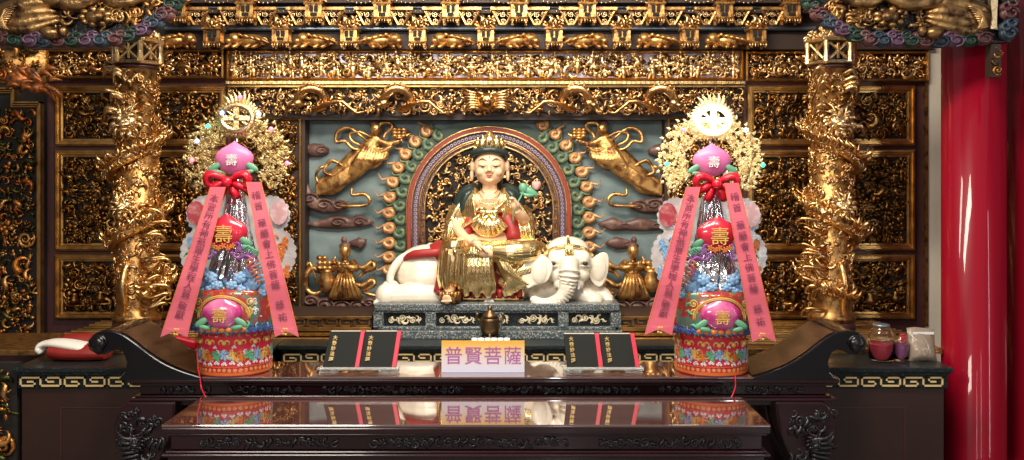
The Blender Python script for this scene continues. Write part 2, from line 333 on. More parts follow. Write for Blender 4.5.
def carve(mb, x0, x1, z0, z1, y, step, kinds, seed, s=(0.9, 1.7), dep=0.03, inside=None, d=1.0):
    R = random.Random(seed); nx = max(1, round((x1-x0)/step)); nz = max(1, round((z1-z0)/step))
    dx, dz = (x1-x0)/nx, (z1-z0)/nz
    for i in range(nx):
        for j in range(nz):
            k = R.choice(kinds); sc = step*R.uniform(*s)
            cx = x0+(i+0.5+R.uniform(-.35, .35))*dx; cz = z0+(j+0.5+R.uniform(-.35, .35))*dz
            cx = min(max(cx, x0+0.36*sc), x1-0.36*sc); cz = min(max(cz, z0+0.36*sc), z1-0.36*sc)
            if inside and not inside(cx, cz): continue
            a = R.uniform(-0.15, 0.15) if k in UPR else R.uniform(0, 2*pi)
            mb.stamp(TP[k], mxz(a, sc, R.choice((-1, 1)), d), V(cx, y-R.uniform(0, dep), cz))
    return mb
ALLK = ['scroll', 'hook', 'leaf', 'flower', 'cloud', 'branch', 'hook', 'leaf']
SCENE = ['figure', 'figure', 'branch', 'bird', 'rock', 'leaf', 'horse', 'pavilion', 'hook', 'cloud', 'flower']
FOL = ['leaf', 'branch', 'hook', 'scroll', 'bird', 'leaf', 'flower', 'hook']
def fret(mb, x0, x1, z0, z1, y, t, unit, dy=0.006, phase=0):
    """a row of interlocking key-fret units made of bars"""
    pth = [(2.2, 2), (4.2, 2), (4.2, 0), (0, 0), (0, 4), (6, 4), (6, 0), (12, 0), (12, 4), (7.8, 4), (7.8, 2), (9.8, 2)]
    n = max(1, int((x1-x0)/unit)); u = (x1-x0)/n; w = u*0.9
    for i in range(n):
        q = [(x0+i*u+a/12*w+t/2, z0+t/2+b/4*(z1-z0-t)) for a, b in pth]
        for (ax, az), (bx, bz) in zip(q[:-1], q[1:]):
            mb.span(min(ax, bx)-t/2, max(ax, bx)+t/2, y-dy, y+0.002, min(az, bz)-t/2, max(az, bz)+t/2)
    return mb
# ================================================================== the room
ORD = ['first', 'second', 'third', 'fourth', 'fifth', 'sixth', 'seventh', 'eighth', 'ninth', 'tenth', 'eleventh', 'twelfth']
struct('floor', MB().span(-5, 5, -5, 8, -0.1, 0), M['stone'])
struct('wall_back', MB().span(-5, 5, 6.75, 6.9, 0, 5.0), M['wallm'])
struct('wall_right', MB().span(4.3, 4.4, -1, 6.85, 0, 5.0), M['wallm'])
struct('wall_left', MB().span(-4.4, -4.3, -1, 6.7, 0, 5.0), M['wallm'])
ZT0 = .853; YS = 6.42                                   # the plane of the carved screen
# maroon timber boards carrying the carved panels
struct('trim_1', MB().span(X(0, YS)-0.3, X(232, YS), YS, YS+0.1, 0, Z(46, YS)), M['maroon'])
struct('trim_2', MB().span(X(738, YS), X(925, YS), YS, YS+0.1, 0, Z(46, YS)), M['maroon'])
struct('trim_3', MB().span(X(0, YS)-0.3, X(945, YS), YS+0.02, YS+0.12, Z(50, YS), Z(-60, YS)), M['darkbr'])
struct('trim_4', MB().span(X(925, YS), X(950, YS)+0.5, YS-0.02, YS+0.1, 0, Z(-60, YS)), M['plaster'])
m = MB().span(X(230, YS), X(742, YS), YS-0.02, YS+0.1, Z(120, YS), Z(80, YS))
m.span(X(228, YS), X(302, YS), YS+0.02, YS+0.1, 0, Z(80, YS)); m.span(X(667, YS), X(742, YS), YS+0.02, YS+0.1, 0, Z(80, YS))
m.span(X(300, YS), X(670, YS), YS+0.02, YS+0.1, 0, Z(318, YS))
struct('trim_5', m, M['darkbr'])

# ------------------------------------------------------------------ carved panels
PROF = lambda y: [(0, y+0.02), (0, y-0.05), (0.012, y-0.06), (0.018, y-0.06), (0.02, y-0.045), (0.032, y-0.045), (0.036, y-0.03), (0.05, y-0.028), (0.052, y+0.015)]
M['lump'] = mat('dark_gilding', (0.30, 0.16, 0.06), 0.42, .8, noise=(22, (0.05, 0.025, 0.012), .42, .62), bump=(60, .5))  # darker gold for the low lumps behind the main relief
def panel(px0, px1, py0, py1, step, kinds, seed, gm, name, label, Y=YS, prof=PROF, s=(0.9, 1.7), ground='dark', extra=None, group=None, dens2=True):
    x0, x1, z0, z1 = X(px0, Y), X(px1, Y), Z(py1, Y), Z(py0, Y)
    r = root(name, ((x0+x1)/2, Y, z0), label, 'carved panel', group)
    if prof:
        MB().frame(x0, x1, z0, z1, prof(Y)).build('moulded_frame', M['goldf'], r); i = prof(Y)[-1][0]
    else: i = 0.0
    MB().span(x0+i, x1-i, Y-0.004, Y+0.03, z0+i, z1-i).build('ground_board', M[ground], r)
    c = MB(); R_ = random.Random(seed)
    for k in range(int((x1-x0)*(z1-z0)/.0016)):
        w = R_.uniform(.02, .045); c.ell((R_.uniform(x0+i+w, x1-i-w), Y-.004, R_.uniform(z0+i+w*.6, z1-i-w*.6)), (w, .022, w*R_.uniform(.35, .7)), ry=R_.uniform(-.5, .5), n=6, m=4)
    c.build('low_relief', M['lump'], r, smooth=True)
    c = MB(); carve(c, x0+i, x1-i, z0+i, z1-i, Y-0.012, step, kinds, seed, s)
    if dens2: carve(c, x0+i, x1-i, z0+i, z1-i, Y-0.02, step*1.9, kinds, seed+7, (0.8, 1.25), 0.03)
    if extra: extra(c, x0+i, x1-i, z0+i, z1-i, Y)
    c.build('relief', M[gm], r, smooth=True); return r
def potfoot(c, x0, x1, z0, z1, Y):          # little fretted stands and vases along the foot of the lowest panels
    for k in range(6):
        u = x0+(k+0.5)*(x1-x0)/6; h = 0.05 if k % 2 else 0.035
        c.span(u-0.07, u+0.07, Y-0.06, Y-0.045, z0+h, z0+h+0.012)
        for q in (-0.065, 0.065): c.span(u+q-0.006, u+q+0.006, Y-0.06, Y-0.045, z0, z0+h)
        c.span(u-0.045, u+0.045, Y-0.06, Y-0.045, z0+0.005, z0+0.015)
        c.lathe([(0.012, 0), (0.03, 0.015), (0.036, 0.04), (0.02, 0.07), (0.026, 0.085)], (u, Y-0.055, z0+h+0.012), n=8)
for (a, b, sd, w, oth) in ((58, 228, 11, 'left', 'behind the dim offering tower'), (746, 912, 21, 'right', 'beside the red columns')):
    o = 1 if w == 'left' else -1
    panel(a, b, 86, 146, 0.056, FOL, sd, 'golda', 'relief_carving', f'wide gold-framed carving of birds and foliage, topmost {oth}')
    panel(a, b, 150, 250, 0.056, SCENE, sd+1, 'golda', 'relief_carving', f'tall gold-framed carving crowded with figures, middle one {oth}')
    panel(a, b, 254, 318, 0.056, FOL+['figure'], sd+2, 'golda', 'relief_carving', f'low gold-framed carving of stands and vases, lowest {oth}', extra=potfoot)
# far left door leaf with a stepped gold edge
def left_leaf():
    Y = YS-0.05; r = root('painted_relief', (X(20, Y), Y, Z(350, Y)), 'tall narrow coloured relief with stepped gold edge at the far left wall', 'carved panel')
    x0, x1 = X(-60, Y), X(44, Y)
    MB().span(x0, x1, Y, Y+0.04, Z(350, Y), Z(84, Y)).build('ground_board', M['dark'], r)
    f = MB(); zt, zm, xs = Z(88, Y), Z(102, Y), X(18, Y)
    for k, (o, t) in enumerate(((0, 0.012), (0.018, 0.008), (0.032, 0.006))):
        yy = Y-0.05+0.012*k
        f.span(x1-o-t, x1-o, yy, Y, Z(349, Y)+o, zm-o); f.span(xs-o, x1-o, yy, Y, zm-o-t, zm-o)
        f.span(xs-o-t, xs-o, yy, Y, zm-o-t, zt-o); f.span(x0, xs-o, yy, Y, zt-o-t, zt-o); f.span(x0, x1-o, yy, Y, Z(349, Y)+o, Z(349, Y)+o+t)
    f.build('moulded_frame', M['goldf'], r)
    c = MB(); carve(c, x0, x1-0.05, Z(344, Y), zm-0.05, Y-0.01, 0.055, FOL+['figure', 'rock'], 5, (0.9, 1.8)); carve(c, x0, x1-0.05, Z(344, Y), zm-0.05, Y-0.03, 0.13, FOL, 6, (0.8, 1.3))
    c.build('relief', M['goldc'], r, smooth=True)
    Y = 6.1; d = MB(); R = random.Random(4)
    for k in range(16):
        px, py = 5+R.random()*45, 72+R.random()*26
        q = P(px, py, Y); d.tube([q, q+V(0.06, -0.05, 0.02+R.random()*.03), q+V(0.13, -0.03, R.uniform(-.06, .06))], [0.012, 0.02, 0.003], n=6)
    for k in range(7): d.tube([P(0+k*6, 78+k*2, Y), P(20+k*5, 84+k, Y-0.04), P(44+k*2, 80+k*4, Y)], [0.01, 0.016, 0.004], n=5)
    d.ell(P(20, 80, Y), (0.09, 0.07, 0.06)); d.ell(P(38, 88, Y), (0.07, 0.06, 0.04))
    tag(d.build('carved_dragon_head', mat('orange_gilt_paint', (0.50, 0.16, 0.04), 0.4, 0.5, noise=(25, (0.08, 0.05, 0.04), 0.45, 0.65)), smooth=True), 'orange carved dragon head with swept mane above the far left painted relief', 'carving')
    d = MB(); carve(d, X(2, YS), X(48, YS), Z(82, YS), Z(44, YS), YS-0.06, 0.09, FOL, 8)
    d.span(X(-40, YS), X(50, YS), YS-0.06, YS, Z(84, YS), Z(42, YS))
    tag(d.build('carved_frieze', M['goldc'], smooth=True), 'dim carved floral block at far left end of the frieze', 'carved panel')
    Y = 5.02
    r2 = root('low_relief', (X(0, Y), Y, 0.0), 'narrow coloured relief strip left of the brown counter', 'carved panel')
    MB().span(X(-60, Y), X(17, Y), Y, Y+0.05, 0.0, Z(363, Y)).build('ground_board', M['dark'], r2)
    c = MB(); carve(c, X(-40, Y), X(17, Y), 0.3, Z(365, Y), Y-0.01, 0.08, FOL, 9, (1, 1.9)); c.build('relief', M['goldc'], r2, smooth=True)
    tag(MB().span(X(-60, 5.3), X(38, 5.3), 5.30, 5.9, ZT0, ZT0+.032).build('ledge_board', M['goldd'], bevel=0.004), 'dull gold ledge under the far left relief', 'ledge')
left_leaf()

# friezes across the top
FRP = lambda y: [(0, y+0.02), (0, y-0.06), (0.01, y-0.07), (0.018, y-0.055), (0.02, y+0.01)]
panel(50, 226, 50, 79, 0.052, ALLK, 31, 'gold', 'carved_frieze', 'short gilded frieze panel of scrolls left of the long figure frieze', prof=FRP, ground='darkbr')
panel(229, 741, 51, 81, 0.06, SCENE+['figure', 'figure', 'horse', 'branch'], 32, 'goldb', 'carved_frieze', 'long bright gilded frieze of figures and horses across the screen', prof=FRP, ground='bead', s=(1.0, 1.6))
panel(744, 925, 52, 82, 0.052, ALLK, 33, 'gold', 'carved_frieze', 'short gilded frieze panel of scrolls near the red columns', prof=FRP, ground='darkbr')
# dragon frieze with a scalloped foot
def dragon_frieze():
    Y = YS-0.04; x0, x1, zt = X(230, Y), X(742, Y), Z(84, Y)
    r = root('dragon_frieze', ((x0+x1)/2, Y, Z(115, Y)), 'deep carved frieze of coiling dragons and clouds above the teal niche', 'carved panel')
    b = MB(); n = 60; top = [(x0+(x1-x0)*i/n, zt) for i in range(n+1)]
    bot = [(x0+(x1-x0)*i/n, Z(113+3.5*cos(i*2*pi/10), Y)) for i in range(n, -1, -1)]
    b.prism(bot+top[::-1][::-1], Y, Y+0.05); b.build('ground_board', M['darkbr'], r)
    b = MB().span(x0, x1, Y-0.1, Y+0.02, Z(85.5, Y), Z(82.5, Y)); b.span(x0, x1, Y-0.07, Y+0.02, Z(88, Y), Z(86.5, Y)); b.build('top_moulding', M['goldf'], r)
    b = MB(); i = 0
    n = int((x1-x0)/0.033)
    for k in range(n): b.box((x0+(k+0.5)*(x1-x0)/n, Y-0.085, Z(84.2, Y)), (0.02, 0.05, 0.02))
    b.build('dentils', M['goldb'], r)
    c = MB(); carve(c, x0, x1, Z(115, Y), Z(88, Y), Y-0.01, 0.05, ALLK, 41, (0.9, 1.7)); carve(c, x0, x1, Z(115, Y), Z(90, Y), Y-0.03, 0.09, ALLK, 42, (0.7, 1.2))
    c.build('cloud_relief', M['gold'], r, smooth=True)
    for k, px in enumerate((312, 398, 575, 660)):
        d = MB(); s = 1 if px < 485 else -1; t = np.linspace(0, 1, 26)
        ang = 3.4-5.0*t; rr = 0.105*(1-0.25*t)
        c0 = P(px, 100, Y-0.1)
        pts = [c0+V(s*q*cos(a), -0.03*sin(6*b), 0.85*q*sin(a)) for q, a, b in zip(rr, ang, t)]
        pts += [c0+V(s*(0.12+0.05*j), -0.03, -0.05+0.045*sin(j*1.1)) for j in range(1, 6)]
        d.tube(pts, [0.026, 0.03, 0.032, 0.03, 0.02, 0.006], n=8, k=1)
        h = pts[0]; d.ell(h, (0.045, 0.04, 0.035)); d.ell(h+V(s*-0.03, -0.02, -0.015), (0.03, 0.025, 0.018))
        for q in range(6): d.tube([h, h+V(0.02*q-0.05, -0.03, 0.05), h+V(0.035*q-0.09, -0.02, 0.075)], [0.012, 0.008, 0.002], n=5)
        for q in range(4, 24, 2):
            a = pts[q]; d.tube([a, a+V(0, -0.035, 0.02), a+V(0.01, -0.02, 0.045)], [0.012, 0.008, 0.002], n=4, k=1)
        d.build('coiled_dragon', M['gold'], r, smooth=True)
    # the lion mask in the middle
    d = MB(); h = P(487, 101, Y-0.1)
    d.ell(h, (0.07, 0.06, 0.06), n=14, m=10); d.ell(h+V(0, -0.05, -0.02), (0.04, 0.03, 0.028)); d.ell(h+V(0, -0.07, 0.0), (0.02, 0.02, 0.016))
    for s in (-1, 1):
        d.ell(h+V(s*0.03, -0.05, 0.025), 0.016); d.tube([h+V(s*0.02, -0.05, 0.04), h+V(s*0.06, -0.04, 0.055), h+V(s*0.09, -0.02, 0.04)], [0.01, 0.014, 0.003], n=5)
        for q in range(7): d.tube([h+V(s*0.04, 0, 0.05-0.018*q), h+V(s*0.11, -0.03, 0.06-0.018*q), h+V(s*0.17, -0.01, 0.09-0.03*q)], [0.016, 0.012, 0.003], n=5)
    d.build('lion_mask', M['gold'], r, smooth=True)
dragon_frieze()
# carved jambs either side of the niche, behind the towers
JP = lambda y: [(0, y+0.02), (0, y-0.03), (0.012, y-0.04), (0.02, y-0.02), (0.024, y+0.01)]
for (a, b, lb) in ((231, 302, 'gilded openwork jamb at the niche edge behind the left offering tower'), (667, 741, 'gilded openwork jamb at the niche edge behind the right offering tower')):
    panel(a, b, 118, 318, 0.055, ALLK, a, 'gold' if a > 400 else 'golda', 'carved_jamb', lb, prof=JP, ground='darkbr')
# fret mouldings at the niche foot
ZT0 = .853
def foot(px0, px1, lb):
    Y = 5.97; r = root('fret_moulding', (X((px0+px1)/2, Y), Y, Z(340, Y)), lb, 'moulding')
    x0, x1 = X(px0, Y), X(px1, Y); b = MB()
    for (a, c, y) in ((316, 318, 0.02), (327, 330, 0.03), (331.5, 334, 0.06), (335.5, 338, 0.09), (339, 342, 0.11)): b.span(x0, x1, Y-y, 6.41, max(ZT0, Z(c, Y)), Z(a, Y))
    b.build('stepped_bands', M['goldf'], r, bevel=0.003)
    MB().span(x0, x1, Y+0.0, 6.41, ZT0, Z(315, Y)).build('ground_board', M['darkbr'], r)
    fret(MB(), x0, x1, Z(326.5, Y), Z(318.5, Y), Y, 0.009, 0.2).build('key_fret', M['goldf'], r)
foot(275, 372, 'gold stepped moulding with key fret left of the granite plinth'); foot(618, 715, 'gold stepped moulding with key fret right of the granite plinth')
# side plinths: gold steps coming forward over the counters
for (a, b, lb) in ((46, 258, 'gold stepped plinth behind the red cushion on the left'), (730, 924, 'gold stepped plinth behind the glass jar')):
    r = root('stepped_plinth', (X((a+b)/2, 5.6), 5.6, 0.85), lb, 'plinth'); q = MB(); 
    x0, x1 = X(a, 5.6), X(b, 5.6)
    for k, (z0, z1, y) in enumerate(((0.853, 0.866, 5.355), (0.870, 0.886, 5.36))): q.span(x0, x1, y, 5.45, z0, z1)
    for yy in np.arange(5.50, YS-.03, .085): q.tube([(x0, yy, .888), (x1, yy, .888)], (.014, .008)[int(yy*100) % 2], n=8, k=1); q.span(x0, x1, yy+.022, yy+.034, .88, .8895)
    q.build('gold_bands', M['goldf'], r, bevel=0.003)
    MB().span(x0, x1, 5.37, YS-.005, 0.853, .884).build('brown_core', M['darkbr'], r)
    q = MB()
    for k in range(9):
        u = x0+(k+0.1)*(x1-x0)/9; w = (x1-x0)/9*0.85; q.span(u, u+w, 5.35, 5.37, 0.868, 0.882)
    q.build('inset_panels', M['goldd'], r)
# cream and maroon boards at the red columns belong to the wall; thin edge bead
struct('trim_6', MB().span(X(923, YS), X(925.5, YS), YS-0.04, YS, 0.85, Z(50, YS)), M['goldd'])

# ------------------------------------------------------------------ bracket zone
BY = YS-0.15
def pendant(px, py0, py1, name, label, group, Y=BY):
    x, z0, z1 = X(px, Y), Z(py1, Y), Z(py0, Y); h = z1-z0; w = 0.062
    r = root(name, (x, Y, z0), label, 'hanging bracket', group)
    b = MB().box((x, Y, z0+h*.42), (w*1.3, w*1.3, h*.36))
    for s in (-1, 1):
        for q in (-1, 1): b.box((x+s*w*.75, Y+q*w*.75, z0+h*.36), (w*.3, w*.3, h*.62))
    b.box((x, Y, z0+h*.64), (w*2.2, w*2.2, h*.07), taper=.9); b.box((x, Y, z0+h*.2), (w*1.9, w*1.9, h*.06), taper=1.1)
    b.box((x, Y, z0+h*.7), (w*1.7, w*1.7, h*.06)); b.build('pavilion_body', M['apsara'], r)
    d = MB()
    for s in (-1, 1): d.box((x+s*w*.27, Y-w*.77, z0+h*.48), (w*.36, w*.34, h*.18))
    d.box((x, Y-w*.77, z0+h*.31), (w*.7, w*.34, h*.09)); d.build('black_window_blocks', M['dark'], r)  # solid black blocks painted in for the shade inside the window holes
    c = MB(); R = random.Random(int(px))
    for k in range(9):
        a = k*2*pi/9; c.stamp(TP[R.choice(['leaf', 'hook', 'flower'])], mxz(R.uniform(0, 6), w*1.5), V(x+w*.8*cos(a), Y-abs(w*.8*sin(a))-.01, z0+h*(.75+.2*R.random())))
    c.lathe([(w*.9, h*.7), (w*.55, h*.82), (w*.5, h*.95), (w*.25, h)], (x, Y, z0), n=8)
    for k in range(7): c.box((x+(k-3)*w*.3, Y-w*.95, z0+h*.12), (w*.16, w*.12, h*.13))
    c.build('leafy_cap', M['gold'], r, smooth=True)
    return r
def row(pxs, py0, py1, which):
    first = None
    for i, px in enumerate(pxs):
        lb = f'{ORD[i]} small gilded pavilion pendant from the left in the {which} bracket row'; x = X(px, BY)
        g = f'gilded pendants of the {which} bracket row'
        if first is None: first = pendant(px, py0, py1, 'hanging_bracket', lb, g); z = first.location.z
        else: dup(first, (x, BY, z), lb)
row([214, 282, 350, 418, 486, 554, 621.5, 689, 756], 18, 50, 'lower')
row([180, 247, 315, 383, 451, 519, 587, 655, 723, 790], -8, 26, 'upper')
# fretwork corbels like little winged cups between the pendants
def corbel(px, label):
    Y = BY+0.03; x, z = X(px, Y), Z(17, Y); r = root('fretwork_corbel', (x, Y, z-0.06), label, 'corbel', 'openwork corbels between the pendants')
    b = MB(); w, h = 0.078, 0.105
    A = [(x-w, z+h*.5), (x+w, z+h*.5), (x+w*.25, z-h*.5), (x-w*.25, z-h*.5)]
    for (p, q) in zip(A, A[1:]+A[:1]): b.tube([[p[0], Y, p[1]], [q[0], Y, q[1]]], 0.009, n=5)
    b.span(x-w*1.1, x+w*1.1, Y-0.03, Y+0.03, z+h*.45, z+h*.62); b.build('outline', M['apsara'], r)
    c = MB()
    for u, v, a in ((-.045, .02, 0.3), (.045, .02, 2.8), (0, .02, 1.5), (0, -.03, 4)): c.stamp(TP['scroll'], mxz(a, 0.052), V(x+u, Y+0.01, z+v))
    c.build('scrollwork', M['goldb'], r, smooth=True); return r
k = 0; first = None
for base in [214, 282, 350, 418, 486, 554, 621.5, 689, 756]:
    for d in (-17, 17):
        lb = f'openwork winged corbel on the {"left" if d < 0 else "right"} of the {ORD[[214, 282, 350, 418, 486, 554, 621.5, 689, 756].index(base)]} lower pendant'
        if first is None: first = corbel(base+d, lb)
        else: dup(first, (X(base+d, BY+.03), BY+.03, first.location.z), lb)
# carved beasts on the beam between the lower pendants
for i in range(9):
    px = 248+67.8*i if i < 8 else 180; Y = YS-.09; R = random.Random(i*3+1)
    c = MB(); x0, z0 = X(px, Y), Z(41.5, Y); s = R.choice((-1, 1))
    c.ell((x0-s*0.03, Y-0.03, z0), (0.10, 0.06, 0.048), n=12, m=8); c.ell((x0+s*0.08, Y-0.05, z0+0.012), (0.05, 0.05, 0.042)); c.ell((x0+s*0.115, Y-0.07, z0-0.005), (0.028, 0.03, 0.022))
    for q in range(5): c.tube([(x0+s*(.05-.03*q), Y-.06, z0+.02), (x0+s*(.03-.04*q), Y-.1, z0+.035-.01*q), (x0+s*(.0-.05*q), Y-.07, z0+.01-.012*q)], [.012, .012, .003], n=5)
    for q in (-.09, -.04, .05, .1): c.tube([(x0+s*q, Y-.05, z0-.02), (x0+s*(q+.02), Y-.08, z0-.045), (x0+s*(q+.04), Y-.09, z0-.052)], [.018, .015, .01], n=5)
    c.stamp(TP['scroll'], mxz(R.random()*6, .07), V(x0-s*.12, Y-.03, z0)); c.stamp(TP['hook'], mxz(R.random()*6, .07), V(x0-s*.16, Y-.02, z0))
    lb = f'{ORD[i+1] if i < 8 else "first"} reclining gilded beast from the left on the dark beam between lower pendants'
    tag(c.build('carved_beast', M['apsara'], smooth=True), lb, 'carving', 'gilded beasts on the dark beam')
# beams and rods of the bracket zone
struct('trim_7', MB().span(X(0, YS)-.2, X(930, YS), YS-.07, YS+.02, Z(49.5, YS-.07), Z(34, YS-.07)), M['darkbr'], bevel=0.004)
for nm, py in (('trim_8', 29), ('trim_9', 8)):
    struct(nm, MB().tube([(X(165, YS-.02), YS-.02, Z(py, YS)), (X(815, YS-.02), YS-.02, Z(py, YS))], 0.016, n=10), M['steel'])
b = MB().span(X(165, YS), X(815, YS), YS-.11, YS+.02, Z(13, YS-.11), Z(9.5, YS-.11))
b.span(X(165, YS), X(815, YS), YS-.17, YS+.02, Z(2.5, YS-.17), Z(-20, YS-.17)); struct('trim_10', b, M['darkbr'])
c = MB(); R = random.Random(2)
for k in range(150): c.ell((X(166+k*4.33, YS), YS-.175, Z(1+2*sin(k*0.58), YS-.17)), 0.008, n=6, m=4)
for k in range(150): c.ell((X(166+k*4.33, YS), YS-.115, Z(11.2, YS-.11)), 0.007, n=6, m=4)
tag(c.build('gilt_studs', M['goldb'], smooth=True), 'rows of tiny gilt studs along the top bracket beam', 'studs', kind='stuff')
# ------------------------------------------------------------------ dragon pillars
def lion(c, h, s, k=0):
    """a snarling head with mane at h, size s"""
    c.ell(h, (s, s*.8, s*.85), n=12, m=8); c.ell(h+V(0, -.6*s, -.25*s), (.62*s, .5*s, .38*s), n=10, m=7); c.ell(h+V(0, -1.0*s, -.02*s), (.25*s, .22*s, .18*s))
    for q in (-1, 1):
        c.ell(h+V(q*.42*s, -.68*s, .3*s), .2*s, n=8, m=6); c.tube([h+V(q*.2*s, -.75*s, .48*s), h+V(q*.6*s, -.6*s, .62*s), h+V(q*1.0*s, -.3*s, .4*s)], [.1*s, .16*s, .04*s], n=5)
        c.tube([h+V(q*.2*s, -1.0*s, -.3*s), h+V(q*.9*s, -1.1*s, -.35*s), h+V(q*1.2*s, -.7*s, -.9*s), h+V(q*1.6*s, -.6*s, -.6*s)], [.06*s, .06*s, .05*s, .02*s], n=5)
        for j in range(7):
            a = 1.5-j*.55; c.tube([h+V(q*.6*s*cos(a), 0, .7*s*sin(a)), h+V(q*1.2*s*cos(a), -.3*s, 1.1*s*sin(a)), h+V(q*1.55*s*cos(a-.3), -.1*s, 1.5*s*sin(a-.3))], [.22*s, .16*s, .02*s], n=5)
        c.tube([h+V(q*.4*s, -.3*s, .6*s), h+V(q*.6*s, -.2*s, 1.3*s), h+V(q*1.0*s, .1*s, 1.7*s)], [.12*s, .09*s, .02*s], n=5)
    c.tube([h+V(-.4*s, -.85*s, -.55*s), h+V(0, -1.1*s, -.65*s), h+V(.4*s, -.85*s, -.55*s)], .09*s, n=5)
def pillar(px, s, lb, lb2):
    Y = 5.9; x = X(px, Y); zb, zt = .972, Z(70, Y); R = random.Random(int(px)); core = 0.128
    r = root('dragon_pillar', (x, Y, zb), lb, 'pillar')
    MB().lathe([(.15, -.072), (.15, -.01), (.14, 0)], (x, Y, zb), n=24).build('base_ring', M['maroon'], r, smooth=True)
    MB().lathe([(.15, 0), (.16, .03), (.13, .05), (.13, .09), (core, .11), (core, zt-zb)], (x, Y, zb), n=24).build('shaft', M['goldd'], r, smooth=True)
    c = MB(); H = zt-zb
    for k in range(620):                   # clouds and waves carved all round the shaft
        a = R.uniform(0, 2*pi); z = zb+.1+R.random()*(H-.12); q = .04+.045*R.random()
        Mx = mxz(R.uniform(0, 6.3), q, R.choice((-1, 1))); ca, sa = cos(a+pi/2), sin(a+pi/2)
        Rz = np.array([[ca, -sa, 0], [sa, ca, 0], [0, 0, 1]])
        c.stamp(TP[R.choice(ALLK)], Rz@Mx, V(x+core*cos(a)*.98, Y+core*sin(a)*.98, z))
    c.build('cloud_carving', M['gold'], r, smooth=True)
    d = MB(); t = np.linspace(0, 1, 90); a = s*(t*2*pi*2.6)-1.2; rr = core+.02+.015*np.sin(t*20)
    pts = np.c_[x+rr*np.cos(a), Y+rr*np.sin(a), zb+.16+(H-.42)*t]
    d.tube(pts, [.02, .04, .05, .052, .052, .046, .04, .035], n=10, k=1)
    for i in range(4, 88, 2):
        o = V(cos(a[i]), sin(a[i]), 0); d.tube([pts[i]+o*.03, pts[i]+o*.08+V(0, 0, .02), pts[i]+o*.085+V(0, 0, .06)], [.02, .014, .002], n=4, k=1)
    for i in range(3, 88):                 # belly scales
        o = V(cos(a[i]), sin(a[i]), 0)
        [d.stamp(TP[('leaf', 'flower', 'hook')[(i+q) % 3]], mxz(i*1.1+q, .045), pts[i]+o*.035+V(0, 0, q*.028)) for q in (-1, 0, 1)]
    for k in range(80):
        i = R.randrange(90); e = R.choice((-1, 1)); p = pts[i]; o = V(cos(a[i]), sin(a[i]), 0)*.05
        if p[1] < Y+.03: d.tube([p+o, p+o*1.4+V(e*.025, -.02, .03), p+o+V(e*.055, -.02, .045+.03*R.random())], [.016, .013, .002], n=6)
    d.build('dragon_body', M['gold'], r, smooth=True)
    hd = MB(); lion(hd, V(x-s*.01, Y-core-.06, Z(205, Y)), .062); lion(hd, V(x+s*.01, Y-core-.05, Z(124, Y)), .075)
    hd.build('dragon_heads', M['goldb'], r, smooth=True)
    w = MB()                               # loose whiskers and flames standing off the pillar on the inner side
    for k in range(17):
        py = 205+R.random()*105; q = P(px, py, Y)+V(s*.06, -.1, 0); L = .09+.13*R.random(); b = R.uniform(-1, 1)
        L *= .8; w.tube([q, q+V(s*L*.5, -.05, .05*b), q+V(s*L, -.03, .02), q+V(s*L*1.15, -.01, -.05*b), q+V(s*L*.9, -.02, -.07*b)], [.014, .012, .010, .008, .003], n=6)
    for k in range(12):
        py = 75+R.random()*60; q = P(px, py, Y)+V(0, -.1, 0); e = R.choice((-1, 1)); L = .07+.07*R.random()
        w.tube([q+V(e*.03, 0, 0), q+V(e*L, -.06, .04), q+V(e*L*1.3, -.02, -.03)], [.02, .016, .003], n=6)
    w.tube([P(px-s*10, 262, Y-.12), P(px-s*14, 285, Y-.15), P(px-s*12, 305, Y-.12), P(px-s*14, 318, Y-.1)], [.02, .028, .03, .035], n=8)
    w.build('flames_and_whiskers', M['gold'], r, smooth=True)
    # the six-sided lantern capital is a thing on top
    t = root('lantern_capital', (x, Y, Z(70, Y)), lb2, 'capital'); z0 = Z(70, Y); z1 = Z(39, Y); h = z1-z0
    MB().lathe([(.10, -.0), (.13, h*.05), (.13, h*.1), (.10, h*.14)], (x, Y, z0+.0), n=24).build('neck', M['maroon'], t, smooth=True)
    b = MB(); rad = .165
    b.lathe([(rad*.9, h*.14), (rad, h*.16), (rad, h*.25), (rad*.8, h*.27)], (x, Y, z0), n=6, a0=0)
    b.lathe([(rad*.9, h*.84), (rad*1.08, h*.86), (rad*1.08, h*.95), (rad*.8, h*1.0)], (x, Y, z0), n=6)
    b.build('rails', M['goldb'], t)
    b = MB()
    for i in range(6):
        a = i*pi/3; px_, py_ = x+rad*.93*cos(a), Y+rad*.93*sin(a); b.tube([(px_, py_, z0+h*.2), (px_, py_, z0+h*.9)], [.022, .016, .022], n=8, k=2)
        a2 = a+pi/3; e = V(x+rad*.93*cos(a2), Y+rad*.93*sin(a2), 0)-V(px_, py_, 0); p0 = V(px_, py_, 0)
        for (u0, v0, u1, v1) in ((.15, .3, .85, .8), (.15, .8, .85, .3), (.5, .3, .5, .8)):
            b.tube([p0+e*u0+V(0, 0, z0+h*v0), p0+e*u1+V(0, 0, z0+h*v1)], .009, n=5)
    b.build('lattice_posts', M['goldb'], t)
    c = MB(); c.lathe([(rad*.7, h*.98), (rad*.5, h*1.2), (rad*.2, h*1.35), (0.0, h*1.4)], (x, Y, z0), n=12)
    for k in range(44):
        a = R.uniform(0, 2*pi); q = R.random(); rr = rad*(1.0-.75*q); Mx = mxz(R.uniform(0, 6), .06+.03*R.random())
        c.stamp(TP[R.choice(ALLK)], Mx, V(x+rr*cos(a), Y+rr*sin(a), z0+h*(.98+.42*q)))
    c.build('crown_carving', M['goldb'], t, smooth=True)
    MB().lathe([(.07, h*.2), (.07, h*.85)], (x, Y, z0), n=12).build('inner_post', M['dark'], t)
